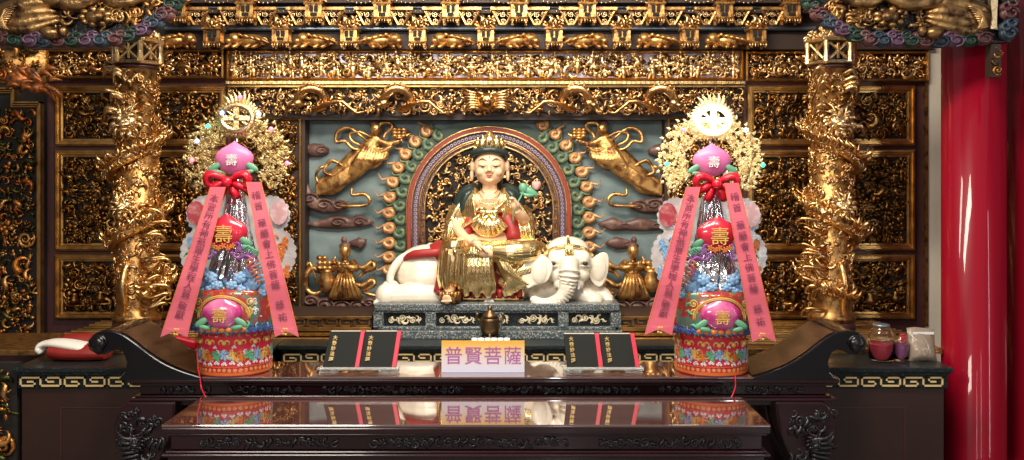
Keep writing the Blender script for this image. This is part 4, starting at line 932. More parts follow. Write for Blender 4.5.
# arms with tapering forearms
b.tube([q(468, 196, D), q(460, 209, D+.01), q(455, 221, D-.02)], [.05, .045, .04], n=12); b.tube([q(455, 221, D-.02), q(463, 232, D-.16), q(475, 239, D-.25)], [.042, .034, .023], n=12)
b.tube([q(512, 196, D), q(520, 208, D+.01), q(525, 220, D-.03)], [.05, .045, .04], n=12); b.tube([q(525, 220, D-.03), q(521, 215, D-.14), q(516, 209, D-.20)], [.042, .034, .023], n=12)
def hand(w, u, n, sgn, curl, sc=1.0):
    """palm at w running along u, palm normal n; five fingers"""
    u = u/np.linalg.norm(u); n = n/np.linalg.norm(n); s_ = np.cross(u, n)*sgn
    b.ell(w+u*.03*sc, (.032*sc, .026*sc, .032*sc), n=10, m=8)
    for k, L in enumerate((.055, .064, .06, .046)):
        base = w+u*.045*sc+s_*(.021-.014*k)*sc; p1 = base+u*L*.45*sc+n*.004; p2 = p1+(u*cos(curl)+n*sin(curl))*L*.35*sc; p3 = p2+(u*cos(2*curl)+n*sin(2*curl))*L*.3*sc
        b.tube([base-u*.02*sc, base, p1, p2, p3], [.009, .0088, .0082, .0075, .006], n=7, k=2)
    t0 = w+u*.015*sc+s_*.022*sc; b.tube([t0, t0+(u*.6+s_*.7+n*.2)*.03*sc, t0+(u*.95+s_*.5+n*.45)*.056*sc], [.011, .0095, .007], n=7, k=2)
hand(q(476, 240, -.31), V(.8, -.25, -.35), V(0, -.2, -1), -1, .35); hand(q(516, 208.5, -.26), V(-.15, -.1, .9), V(-.8, -.4, -.1), 1, .95)
# legs: one lowered, one folded across
b.tube([q(482, 242, D), q(468, 243, -.22), q(457, 245, -.28)], [.08, .066, .055], n=14); b.tube([q(457, 245, -.30), q(454, 266, -.29), q(452, 288, -.27)], [.07, .058, .036], n=14)
b.tube([q(498, 242, D), q(520, 246, -.15), q(535, 249, -.20)], [.08, .066, .055], n=14); b.tube([q(535, 249, -.22), q(515, 251, -.25), q(497, 250, -.26)], [.055, .045, .034], n=14)
b.tube([q(497, 250, -.26), q(488, 250, -.29), q(481, 250, -.30)], [.036, .03, .018], n=10)
f0 = q(452, 288, -.29); b.tube([f0+V(0, .03, .0), f0+V(-.005, -.03, -.018), f0+V(-.01, -.085, -.032)], [.035, .036, .03], n=12)
for k in range(5): b.ell(f0+V(-.036+.014*k, -.118+.004*k, -.036), (.008, .013, .009))
b.build('body', M['face'], S, smooth=True, vox=.0048, sm=2)
# features
t = MB()
for s in (-1, 1): t.tube([q(490+s*2.6, 165.6, D-.131), q(490+s*6.4, 167.0, D-.130), q(490+s*10.6, 164.9, D-.104)], [.0015, .0048, .0015], n=5, k=4)
t.build('closed_eyelids', M['ink'], S, smooth=True)
t = MB()
for s in (-1, 1): t.tube([q(490+s*2.4, 161.6, D-.128), q(490+s*6.6, 159.2, D-.120), q(490+s*11.6, 161.6, D-.088)], [.002, .0042, .001], n=5, k=4)
t.build('eyebrows', M['bronze'], S, smooth=True)
t = MB(); t.tube([q(487.2, 175.6, D-.126), q(488.9, 175.3, D-.134), q(490, 175.6, D-.135), q(491.1, 175.3, D-.134), q(492.8, 175.6, D-.126)], [.001, .004, .0035, .004, .001], n=6, k=3); t.tube([q(488.2, 176.6, D-.130), q(490, 177.1, D-.133), q(491.8, 176.6, D-.130)], [.001, .0045, .001], n=6, k=3); t.build('lips', M['lip'], S, smooth=True)
t = MB(); t.ell(q(490, 157.5, D-.13), .005); t.build('brow_mark', M['lip'], S, smooth=True)
# hair: cap, brim roll, side locks falling on the shoulders
h = MB(); h.ell(q(490, 160, D+.02), (.118, .115, .11), n=20, m=14)
h.tube([q(472, 157, D-.03), q(476, 153, D-.085), q(490, 150.5, D-.115), q(504, 153, D-.085), q(508, 157, D-.03)], [.016, .024, .026, .024, .016], n=10)
for s in (-1, 1):
    h.tube([q(490+s*14.5, 187, D+.02), q(490+s*20, 190, D-.01), q(490+s*26, 196, D-.01), q(490+s*30, 207, D-.01), q(490+s*32, 218, D+.04)], [.03, .042, .05, .048, .03], n=12)
    h.tube([q(490+s*14, 190, D-.03), q(490+s*22, 195, D-.06), q(490+s*26, 208, D-.055), q(490+s*28, 220, D-.02)], [.02, .03, .03, .016], n=10)
h.tube([q(490, 158, D+.07), q(490, 175, D+.09), q(490, 195, D+.10), q(490, 210, D+.11)], [.085, .075, .10, .12], n=14)
h.build('hair', M['hair'], S, smooth=True, vox=.007, sm=2)
# crown
k_ = MB(); k_.lathe([(.085, 0), (.09, .02), (.085, .05), (.065, .08), (.03, .10), (.02, .12), (0, .13)], q(490, 149.5, D-.01), n=20)
for i, (dx, hh, w_) in enumerate(((0, .10, .026), (-7, .075, .022), (7, .075, .022), (-12, .055, .018), (12, .055, .018))):
    c = q(490+dx*.95, 144.5, D-.095+abs(dx)*.004); k_.ell(c, (w_*1.5, .02, hh*.55), n=10, m=8); k_.tube([c, c+V(0, 0, hh*.5), c+V(0, 0, hh*.8)], [w_*.7, w_*.4, .002], n=6)
    k_.stamp(TP['scroll'], mxz(i, .045), c+V(.012, .0, -.01)); k_.stamp(TP['hook'], mxz(-i, .04), c+V(-.014, .0, -.015))
k_.build('crown', M['robe'], S, smooth=True)
t = MB(); t.ell(q(490, 143.5, D-.112), (.013, .008, .021)); t.build('crown_jewel', M['bronze'], S, smooth=True)
# necklace and belt tassels
t = MB(); 
for k, (wd, dp) in enumerate(((9, 194), (12, 198), (13, 203))): t.tube([q(490-wd, 188+k, D-.06), q(490-wd*.6, dp-1.5, D-.115), q(490, dp, D-.125), q(490+wd*.6, dp-1.5, D-.115), q(490+wd, 188+k, D-.06)], .0035, n=5)
for dx in (-8, -4, 0, 4, 8): t.tube([q(490+dx, 198, D-.12), q(490+dx, 203, D-.127)], .003, n=5); t.ell(q(490+dx, 204, D-.128), .005)
t.build('necklace', M['robe'], S, smooth=True)
# chest wrap in red seen between the robe edges
t = MB(); t.ell(q(490, 223, D), (.165, .12, .115), n=16, m=12); t.tube([q(505, 214, D-.05), q(512, 226, D-.07), q(514, 238, D-.10)], [.05, .06, .05], n=10); t.tube([q(474, 216, D-.05), q(466, 232, D-.09), q(462, 240, D-.1)], [.04, .05, .05], n=10); t.build('crimson_under_robe', M['crimson'], S, smooth=True)
# robe: shoulder panels, sleeves, skirt and drapery, all with raised folds
g = MB()
for s in (-1, 1):
    for k in range(7):        # front edges of the robe running from shoulder to belt
        u = k/6; x0 = 15+u*10.5; g.tube([q(490+s*(x0-1), 188+5*u, D-.035-.01*u), q(490+s*(x0+.5), 199+3*u, D-.095+.03*u), q(490+s*(x0-1+u*3), 214+2*u, D-.10+.05*u), q(490+s*(9+x0*.5), 224, D-.08+.04*u)], [.011, .015, .015, .012], n=7)
    arm = [(469, 198), (461, 209), (456, 221)] if s < 0 else [(511, 198), (519, 209), (524, 220)]
    for k in range(9):        # sleeve wrapped round the upper arm
        u = k/8; a0 = pi*(1.15-1.3*u) if s > 0 else pi*(-.15+1.3*u); rr = .056
        g.tube([q(a, c)+V(rr*cos(a0), D-abs(rr*sin(a0))-.005, 0) for a, c in arm]+[q(arm[2][0]-s*2, 234)+V(rr*1.1*cos(a0), D-abs(rr*sin(a0))-.04, 0)], [.012, .017, .018, .012], n=7)
    for k in range(9):        # hanging sleeve ends
        u = k/8; x = (449+17*u) if s < 0 else (514+17*u); g.tube([q(x+(4 if s < 0 else -3), 214+4*u, -.10), q(x, 226, -.14-.012*(k % 2)), q(x-(3 if s < 0 else -1), 238+2*sin(k), -.15), q(x-(4 if s < 0 else -1), 243+3*sin(k), -.14)], [.01, .018, .016, .01], n=7)
for k in range(15):           # fan of folds below the belt
    a = -1.0+2.0*k/14; g.tube([q(490+3*sin(a), 213, D-.13), q(490+12*sin(a), 213+11*cos(a), D-.150-.01*(k % 2)), q(490+20*sin(a), 214+21*cos(a), -.20)], [.007, .012, .013], n=7)
for dx, dy in ((-9, -2), (9, -2), (-7, 4), (7, 4)): g.tube([q(490, 211, D-.15), q(490+dx*.7, 211+dy-2, D-.165), q(490+dx, 211+dy, D-.16), q(490+dx*.5, 211+dy+2, D-.165), q(490, 212, D-.15)], [.008, .013, .014, .012, .008], n=7)
g.ell(q(490, 211.5, D-.16), (.018, .016, .018)); g.tube([q(476, 209, D-.09), q(490, 211, D-.135), q(504, 209, D-.09)], .016, n=8)
g.tube([q(507, 198, D-.09), q(499, 206, D-.13), q(480, 215, D-.15), q(466, 224, -.2), q(459, 230, -.2)], [.012, .014, .014, .012, .008], n=7)
for (pts) in ([(486, 240), (470, 240.5), (457, 243)],):   # lap over lowered thigh
    for k in range(7): g.tube([q(a, c+ -3+k*1.4, -.12-.09*i-.012*k) for i, (a, c) in enumerate(pts)], [.02, .026, .022], n=7)
g.build('upper_robe', M['robe'], S, smooth=True, vox=.0045, sm=1)
g = MB()
for k in range(13):           # folds over the lowered shin
    a = pi*1.12-1.24*pi*k/12; rr = .072; kk = .008*(k % 2)
    g.tube([q(457, 238.5)+V((rr*.8)*cos(a), -.27-abs(rr*.9*sin(a)), .01), q(456.5, 250)+V((rr+kk)*cos(a), -.27-abs((rr+kk)*sin(a)), 0), q(455, 270)+V((rr*1.1+kk)*cos(a), -.26-abs((rr*.95+kk)*sin(a)), 0), q(455-.3*k+2, 282+2.2*sin(k*1.7))+V(rr*1.2*cos(a), -.25-abs(rr*.85*sin(a)), 0)], [.018, .021, .020, .013], n=7)
for k in range(9): g.tube([q(468+2*k, 238+.2*k, -.20), q(470+3*k, 243, -.265-.006*(k % 2)), q(470+3.4*k, 250, -.285), q(471+3.2*k, 258, -.27)], [.014, .017, .018, .012], n=7)
for k in range(7): g.tube([q(492, 240+1.1*k, -.2-.01*k), q(510, 240+1.2*k, -.235-.008*k), q(528, 240.5+1.2*k, -.23-.006*k)], [.013, .017, .015], n=7)
g.ell(q(457, 243, -.30), (.07, .07, .06), n=14, m=10)
for k in range(15):           # curtain between the legs
    u = k/14; x0, x1_ = 466+24*u, 464+30*u; g.tube([q(x0, 246, -.26), q((x0+x1_)/2, 262, -.275-.012*(k % 2)), q(x1_, 280, -.265), q(x1_+1, 288+3.4*sin(k*1.25)+3*u, -.25)], [.014, .018, .020, .013], n=7)
for k in range(9):            # folded shin: long rolls
    u = k/8; ang = -.9+2.2*u; g.tube([q(494, 247+5*sin(ang), -.27-.045*cos(ang)), q(514, 248.5+9*sin(ang), -.27-.075*cos(ang)), q(534, 247+8.5*sin(ang), -.22-.08*cos(ang)), q(543, 247+5*sin(ang), -.14-.05*cos(ang))], [.014, .022, .024, .014], n=7)
g.ell(q(535, 248, -.21), (.085, .08, .068), n=14, m=10)
g.tube([q(497, 252, -.2), q(518, 254, -.2), q(532, 253, -.17)], [.06, .08, .06], n=10); g.tube([q(498, 262, -.19), q(514, 268, -.18), q(522, 266, -.16)], [.06, .075, .05], n=10); g.tube([q(500, 274, -.18), q(512, 282, -.17)], [.055, .05], n=10)
for k in range(19):
    u = k/18; g.tube([q(493+2*u, 251+.3*k, -.28+.03*u), q(506+4*u, 257+1.5*k, -.27-.01*(k % 2)+.03*u), q(524-8*u, 256+1.7*k, -.24), q(536-22*u, 251+1.9*k, -.19)], [.008, .013, .014, .008], n=6)
for k in range(13):           # swags falling from the folded knee towards the middle
    u = k/12; g.tube([q(540-4*u, 252+1.5*u, -.20-.004*k), q(537-20*u, 262+5*u, -.255-.01*(k % 2)), q(529-24*u, 274+9*u, -.25), q(520-14*u, 283+10*u+1.5*sin(k), -.235)], [.012, .020, .020, .010], n=7)
for k in range(6): g.tube([q(500+2*k, 256+k, -.30), q(506+3*k, 266+2*k, -.285), q(516+3.5*k, 272+2*k, -.26)], [.008, .015, .006], n=6)
g.build('skirt_drapery', M['robe'], S, smooth=True, vox=.0045, sm=1)
t = MB()
for k in range(10): u = k/9; t.tube([q(463+56*u, 286, -.20), q(462+57*u, 294, -.19)], [.022, .02], n=8)
t.tube([q(444, 262, -.20), q(442, 278, -.20), q(440, 288, -.20)], [.02, .028, .03], n=8); t.tube([q(445, 286, -.2), q(441, 289, -.24)], [.03, .02], n=8); t.build('crimson_skirt_lining', M['crimson'], S, smooth=True)
# lotus sprig with its green leaf
L_ = root('lotus_sprig', tuple(q(516, 214, -.26)), 'pink lotus bud with curled green leaf held in the raised hand', 'flower')
t = MB(); t.tube([q(513, 221, -.25), q(514, 208, -.275), q(520, 197, -.24), q(524, 190, -.2), q(532, 187, -.19)], [.006, .006, .006, .005, .005], n=6); t.build('stem', M['leaf'], L_, smooth=True)
t = MB(); t.ell(q(529, 191, -.19), (.065, .022, .028), ry=.5, n=14, m=8); t.ell(q(523, 187.5, -.2), (.03, .02, .035), ry=-.3); t.tube([q(520, 192, -.2), q(528, 195, -.21), q(537, 193, -.19)], [.008, .014, .004], n=6); t.build('leaf', M['leaf'], L_, smooth=True)
t = MB(); c = q(535.5, 186, -.19)
for k in range(6): a = k*pi/3; t.ell(c+V(.014*cos(a), .014*sin(a), .004), (.014, .014, .03), ry=.3*cos(a), n=8, m=6)
t.build('bud', mat('pink_lotus_petal', (.75, .36, .33), .4), L_, smooth=True)
# ================================================================== counters
YC = 5.66; ZT = .852
def counter(x0, x1, y0, y1, lb, u=.228):
    r = root('stone_counter', ((x0+x1)/2, y0, 0), lb, 'counter')
    b = MB().span(x0-.02, x1+.02, y0-.03, y1, ZT-.028, ZT); b.span(x0-.008, x1+.008, y0-.015, y1, ZT-.045, ZT-.028); b.build('granite_top', M['granite'], r, bevel=.005)
    MB().span(x0, x1, y0, y1, ZT-.120, ZT-.045).build('granite_band', M['granite'], r)
    fret(MB(), x0+.012, x1-.012, ZT-.110, ZT-.056, y0, .0095, u).build('key_fret', M['fret'], r)
    b = MB().span(x0+.015, x1-.015, y0+.015, y1, 0, ZT-.120); b.build('painted_front', M['brown'], r)
    f = MB(); 
    xa, xb, za, zb = x0+.23, x1-.23, .1, .62
    for (a, b_, c, d) in ((xa, xb, zb, zb+.005), (xa, xb, za, za+.005), (xa, xa+.005, za, zb), (xb-.005, xb, za, zb)): f.span(a, b_, y0+.011, y0+.02, c, d)
    f.build('inset_line', M['maroon'], r)
counter(X(18, 5.0), X(243, 5.0), 5.0, YS-.006, 'brown counter with gold key fret granite edge, left of the altar table')
counter(X(732, 5.0), 2.42, 5.0, YS-.006, 'brown counter with gold key fret granite edge, carrying the glass jar')
counter(X(243, 5.0)+.045, X(732, 5.0)-.045, YC, 6.5, 'central counter with gold key fret granite edge beneath the granite plinth', u=.222)

# ================================================================== altar tables
def slab_mould(b, x0, x1, y0, y1, steps):
    for (e, z0, z1) in steps: b.span(x0+e, x1-e, y0+e, y1, z0, z1)
def vine(b, x0, x1, z0, z1, y, seed):
    R = random.Random(seed); n = max(3, int((x1-x0)/.035))
    for k in range(n):
        u = x0+(k+.5)*(x1-x0)/n; b.stamp(TP[R.choice(['leaf', 'hook', 'scroll', 'flower', 'hook'])], mxz(R.uniform(0, 6), (z1-z0)*R.uniform(1.0, 1.35), 1, .5), V(u, y, (z0+z1)/2+R.uniform(-.1, .1)*(z1-z0)))
def cabriole(r, x, s, y, ztop, mt='mahog', nm='leg', carve_=True, sc=1.0):
    """shoulder bulging outwards, then tapering to the floor"""
    prof = [(0, 0), (.03, -.02), (.055, -.06), (.075, -.12), (.072, -.18), (.05, -.25), (.02, -.33), (0, -.42), (-.005, -.55), (.0, -.66), (.02, -.74), (.045, -ztop)]
    inn = [(-.16, -ztop), (-.14, -.72), (-.13, -.6), (-.12, -.45), (-.13, -.36), (-.17, -.27), (-.20, -.2), (-.22, -.14), (-.23, -.08), (-.24, 0)]
    o = [(x+s*a*sc, ztop+c) for a, c in prof]+[(x+s*a*sc, ztop+c) for a, c in inn]
    if s < 0: o = o[::-1]
    g = MB().prism(o, y, y+.16).build(nm, M[mt], r, bevel=.012)
    if carve_:
        c = MB(); R = random.Random(int(abs(x)*100)); 
        for k in range(34):
            h = R.uniform(.05, .30); dx = R.uniform(-.17, .05); c.stamp(TP[R.choice(['leaf', 'hook', 'scroll', 'cloud'])], mxz(R.uniform(0, 6), .05+.03*R.random()), V(x+s*dx, y+.005, ztop-h))
        h = V(x-s*.05, y-.03, ztop-.2); lion(c, h, .035)
        for k in range(6): c.tube([h+V(-s*.02, 0, .02-.02*k), h+V(s*(.05), -.02, .03-.025*k), h+V(s*.1, 0, .07-.04*k)], [.012, .010, .002], n=5)
        c.build('carved_beast_shoulder', M['ebcarve'], g, smooth=True) if False else c.build('shoulder_carving', M['ebcarve'], r, smooth=True)
# front table
Y1, Y2 = 3.922, 4.42; zt = Z(425, Y1); x0, x1 = X(161, Y1), X(771, Y1)
r = root('altar_table', ((x0+x1)/2, Y1, 0), 'lower glossy dark mahogany altar table nearest the viewer with mirror-like top', 'table')
MB().span(x0, x1, Y1, Y2, zt-.012, zt).build('polished_top', M['mirror'], r, bevel=.004)
b = MB(); slab_mould(b, x0, x1, Y1, Y2, ((.0, zt-.040, zt-.013), (.012, zt-.052, zt-.040), (.03, zt-.118, zt-.052), (.012, zt-.128, zt-.118), (.0, zt-.142, zt-.128), (.02, zt-.19, zt-.142))); b.build('moulded_apron', M['mahog'], r, bevel=.005)
c = MB()
for k, (a, e) in enumerate(((197, 338), (369, 568), (600, 742))):
    c = MB(); xa, xb = X(a, Y1), X(e, Y1); vine(c, xa, xb, zt-.106, zt-.066, Y1+.028, k); vine(c, xa, xb, zt-.106, zt-.066, Y1+.026, k+9); c.build('carved_vine', M['ebcarve'], r, smooth=True)
for s, xx in ((-1, x0+.06), (1, x1-.06)):
    for yy in (Y1+.03, Y2-.19): cabriole(r, xx, s, yy, zt-.19, carve_=False)
# upper table with upswept ends
Y3, Y4 = 4.58, 4.97; zu = Z(377, Y3); x0, x1 = X(128, Y3), X(838, Y3)
r = root('altar_table', ((x0+x1)/2, Y3, 0), 'taller black and mahogany altar table with upswept scroll ends behind the lower one', 'table')
MB().span(x0, x1, Y3, Y4, zu-.012, zu).build('polished_top', M['mirror'], r, bevel=.004)
b = MB(); slab_mould(b, x0-.01, x1+.01, Y3, Y4, ((.0, zu-.032, zu-.013), (.02, zu-.05, zu-.032), (.05, zu-.102, zu-.05), (.03, zu-.112, zu-.102), (.012, zu-.128, zu-.112), (.06, zu-.16, zu-.128))); b.build('moulded_apron', M['mahog'], r, bevel=.005)
c = MB()
for k, (a, e) in enumerate(((155, 208), (225, 300), (320, 462), (480, 640), (660, 735), (748, 808))):
    c = MB(); vine(c, X(a, Y3), X(e, Y3), zu-.094, zu-.058, Y3+.045, k+20); vine(c, X(a, Y3), X(e, Y3), zu-.094, zu-.058, Y3+.043, k+30); c.build('carved_vine', M['ebcarve'], r, smooth=True)
for s, xx in ((-1, X(128, Y3)), (1, X(823, Y3))):
    for yy, cv in ((Y3+.0, True), (Y4-.17, False)): cabriole(r, xx, s, yy, zu-.128, carve_=cv)
for s in (-1, 1):
    def k(px, py): px = px if s < 0 else 955-px; return (P(px, py, Y3)[0], P(px, py, Y3)[2])
    up = [(90, 350), (89, 343), (93, 335), (102, 331), (113, 331), (124, 335), (137, 344), (150, 354), (166, 364), (184, 371.5), (202, 377)]
    dn = [(202, 380), (118, 380), (125, 372), (127, 362), (124, 353), (118, 349.5), (111, 351), (106, 354), (98, 355)]
    up = [tuple(p) for p in smooth_path(np.array(up, float), 3)]; o = [k(*p) for p in up+dn]
    o = o if s < 0 else o[::-1]
    MB().prism(o, Y3-.005, Y4).build('upswept_end', M['ebony'], r, bevel=.006)
    m = MB(); n = len(up); vv = []
    for (a, c_) in up[14:]: x_, z_ = k(a, c_); vv.append([x_, Y3+.02, z_+.004])
    for (a, c_) in up[14:]: x_, z_ = k(a, c_); vv.append([x_, Y4-.01, z_+.004])
    h = len(vv)//2; m.add(vv, [(i, i+1, h+i+1, h+i) for i in range(h-1)]); m.build('burl_inner_face', M['burl'], r, smooth=True)
    c = MB(); cx, cz = k(98, 344); t = np.linspace(0, 1, 20); w = 2*pi*1.6*t; e = .05*(1-.8*t)
    c.tube(np.c_[cx-s*e*np.cos(w), Y3-.008-.01*t, cz+e*np.sin(w)], [.006, .009, .008], n=6, k=1); c.ell((cx, Y3-.005, cz), (.045, .02, .045)); c.build('scroll_eye', M['ebony'], r, smooth=True)

# ================================================================== things on the upper table
def book(a0, b0, a1, b1, top_, bot, lean, lb, Y=4.70):
    """cover corners: bottom a0..a1, top b0..b1 (photo columns)"""
    zb_, zt_ = zu+.026, Z(top_, Y); xb0, xb1, xt0, xt1 = X(a0, Y), X(a1, Y), X(b0, Y), X(b1, Y)
    r = root('scripture_book', ((xb0+xb1)/2, Y, zb_), lb, 'book', 'black scripture books on stands')
    def slab(u0, u1, y0, y1, z0=0., z1=1.):
        v = []
        for yy in (y0, y1):
            for (u, w) in ((u0, z0), (u1, z0), (u1, z1), (u0, z1)):
                x = (xb0+(xb1-xb0)*u)*(1-w)+(xt0+(xt1-xt0)*u)*w; v.append([x, Y+yy+.06*w, zb_+(zt_-zb_)*w])
        return MB().add(v, [(0, 1, 2, 3), (7, 6, 5, 4), (1, 0, 4, 5), (2, 1, 5, 6), (3, 2, 6, 7), (0, 3, 7, 4)])
    cv = slab(0, .88, 0, .03).build('cover', M['bookblk'], r, bevel=.002); slab(.88, 1, -.001, .031).build('spine', M['bookred'], r, bevel=.002); slab(.01, .87, .004, .026, .0, 1.006).build('pages', M['paper'], r)
    tilt = math.atan2(((xt0+xt1)-(xb0+xb1))/2, zt_-zb_); h = zt_-zb_
    u = .19; text('大乘妙法經', (xb0*.5+xt0*.5+(xb1-xb0)*u, Y+.0265, zb_+h*.52), .0245, M['goldtxt'], cv, rx=pi/2-math.atan2(.06, h), ry=tilt, vert=True, gap=1.15, name='gold_lettering', off=.0004)
    return r
book(322.5, 328, 359, 363, 333.5, 371, 0, 'black book with gold letters and red spine, leftmost of the pair near the left tower')
book(359.5, 363.5, 396, 400, 333.5, 371, 0, 'black book with gold letters and red spine, between the calligraphy sign and another black book')
book(567, 564.5, 603, 600, 336, 371.5, 0, 'black book with gold letters and red spine, next right of the calligraphy sign')
book(603.5, 600.5, 640, 636, 336, 371.5, 0, 'black book with gold letters and red spine, nearest the right tower')
for (a, b_, lb) in ((319, 399, 'low clear stand under the pair of black books on the left'), (563, 643, 'low clear stand under the pair of black books on the right')):
    r = root('book_stand', (X((a+b_)/2, 4.7), 4.7, zu), lb, 'stand'); q0, q1 = X(a, 4.7), X(b_, 4.7)
    MB().span(q0, q1, 4.665, 4.76, zu+.018, zu+.024).build('shelf', M['acry'], r, bevel=.002); MB().span(q0, q1, 4.66, 4.665, zu+.018, zu+.032).build('lip', M['acry'], r)
    f = MB(); 
    for u in (q0+.05, q1-.05): f.span(u-.045, u+.045, 4.67, 4.76, zu+.001, zu+.008); f.span(u-.01, u+.01, 4.69, 4.74, zu+.008, zu+.019)
    f.build('feet', M['acry'], r)
# calligraphy sign
def sign():
    Y = 4.68; a, b_ = X(441.5, Y), X(524.5, Y); z0, z1 = zu+.001, Z(341, Y)
    r = root('calligraphy_sign', ((a+b_)/2, Y, z0), 'orange to lavender shaded sign with four purple brush characters', 'sign')
    m = mat('shaded_sign_board', (.8, .75, .85), .4); nt = m.node_tree; tc = nt.nodes.new('ShaderNodeTexCoord'); sx = nt.nodes.new('ShaderNodeSeparateXYZ'); rp = nt.nodes.new('ShaderNodeValToRGB')
    nt.links.new(tc.outputs['Generated'], sx.inputs[0]); nt.links.new(sx.outputs[2], rp.inputs[0]); nt.links.new(rp.outputs[0], nt.nodes['Principled BSDF'].inputs['Base Color'])
    E_ = rp.color_ramp.elements; E_[0].position = .05; E_[0].color = (.62, .62, .78, 1); E_[1].position = 1; E_[1].color = (.80, .40, .05, 1); e = E_.new(.45); e.color = (.72, .62, .60, 1); e = E_.new(.8); e.color = (.80, .52, .16, 1)
    bd = MB().span(a, b_, Y, Y+.012, z0, z1).build('board', m, r)
    for i, ch in enumerate('普賢菩薩'): text(ch, (a+(b_-a)*(.145+.237*i), Y-.001, z0+(z1-z0)*.5), .098, M['signtxt'], bd, off=.0, name='lettering')
    MB().span(a+.05, b_-.05, Y+.012, Y+.05, z0, z0+.01).build('foot', M['acry'], r)
sign()
# incense burner and cups on the counter
BYY = 5.76
c = (X(490, BYY), BYY, ZT); r = root('incense_burner', c, 'small dark bronze incense burner in front of the granite plinth', 'censer')
MB().lathe([(.035, .04), (.055, .06), (.065, .10), (.055, .135), (.06, .15), (.05, .152)], c, n=24).build('bowl', M['bronze'], r, smooth=True)
for k in range(3): a = k*2*pi/3-pi/2; MB().tube([V(*c)+V(.04*cos(a), .04*sin(a), .06), V(*c)+V(.055*cos(a), .055*sin(a), .03), V(*c)+V(.05*cos(a), .05*sin(a), 0)], [.014, .01, .014], n=8).build('leg', M['bronze'], r, smooth=True)
for s in (-1, 1): MB().tube([V(*c)+V(s*.055, 0, .13), V(*c)+V(s*.085, 0, .15), V(*c)+V(s*.08, 0, .185)], [.008, .008, .01], n=8).build('handle', M['bronze'], r, smooth=True)
MB().lathe([(.055, .152), (.045, .175), (.02, .195), (.012, .21), (.018, .222), (0, .232)], c, n=20).build('lid', M['bronze'], r, smooth=True)
ty = 5.665; MB_ = MB().span(X(468, ty-.06), X(514, ty-.06), ty-.03, ty+.03, ZT, ZT+.006); tag(MB_.build('cup_tray', M['china'], bevel=.002), 'thin white tray under the offering cups before the burner', 'tray')
for i, px in enumerate((474.5, 481, 487.5, 494, 500.5, 507)):
    c = (X(px, ty), ty, ZT+.006); g = MB().lathe([(.012, 0), (.018, .006), (.0195, .034), (.017, .034), (.015, .008), (0, .007)], c, n=18); g.box((c[0], c[1]-.019, c[2]+.02), (.004, .002, .004))
    tag(g.build('offering_cup', M['china'], smooth=True), f'{ORD[i]} small white offering cup from the left on the thin tray', 'cup', 'offering cups in a row on the tray')
# right counter: jar, second jar, bag
def jar(pl, pr, pt, Y, wax, h, nm, lb, lid=True):
    x = (X(pl, Y)+X(pr, Y))/2; rad = (X(pr, Y)-X(pl, Y))/2; r = root(nm, (x, Y, ZT), lb, 'jar'); H = Z(pt, Y)-ZT
    MB().lathe([(rad*.9, 0), (rad, .01), (rad, H*.68), (rad*.75, H*.86), (rad*.6, H*.9), (rad*.6, H*.96), (rad*.57, H*.96), (rad*.57, H*.9), (rad*.72, H*.85), (rad*.96, H*.67), (rad*.96, .012), (0, .012)], (x, Y, ZT), n=32).build('glass_body', M['glass'], r, smooth=True)
    MB().lathe([(0, .014), (rad*.93, .014), (rad*.93, h), (0, h+.003)], (x, Y, ZT), n=28).build('contents', M[wax], r)
    if lid: MB().lathe([(rad*.64, H*.93), (rad*.66, H*.99), (rad*.5, H*1.01), (0, H*1.01)], (x, Y, ZT), n=28).build('lid', M['steel'], r, smooth=True)
jar(869, 893.5, 324, 5.17, 'jred', .098, 'glass_jar', 'clear glass jar half filled with red, beside the black scroll end'); jar(893.5, 909, 333, 5.17, 'jpur', .098, 'glass_jar', 'smaller clear jar with purple contents between red jar and bag', lid=False)
tag(MB().box((X(903, 5.17), 5.17, ZT+.128), (.03, .03, .05)).build('red_packet', M['bookred'], bevel=.006), 'small red packet standing inside the purple jar', 'packet')
b = MB(); g = []; Y = 5.15; n = 14
for iy in range(2):
    for i in range(n+1):
        for j in range(n+1):
            u, w = i/n, j/n; t = (1-(2*u-1)**4)*(1-(2*w-1)**4); x = X(908.5+28.5*u+2*sin(w*3)*(.5-u), Y); z = ZT+.001+(Z(328+3*abs(u-.3), Y)-ZT)*w
            y = Y+(-1 if iy == 0 else 1)*(.05*t*(1-.55*w)+.002)+.006*sin(9*u+5*w)*sin(7*w)*t+.03*w; g.append([x, y, z])
N = (n+1)**2; f = []
for i in range(n):
    for j in range(n):
        a = i*(n+1)+j; f.append((a, a+n+1, a+n+2, a+1)); f.append((N+a, N+a+1, N+a+n+2, N+a+n+1))
r = root('plastic_bag', (X(922, Y), Y, ZT), 'crumpled translucent plastic bag of beige contents by the red column', 'bag'); MB().add(g, f).build('pouch', M['bag'], r, smooth=True)
text('MINIMONO'[:0]+'〰〰〰', (X(924, Y), Y-.035, Z(333.5, Y)), .02, M['china'], r, name='printed_band') if False else MB().span(X(913, Y), X(934, Y), Y-.0, Y+.005, Z(334.5, Y), Z(332, Y)).build('printed_band', M['china'], r)
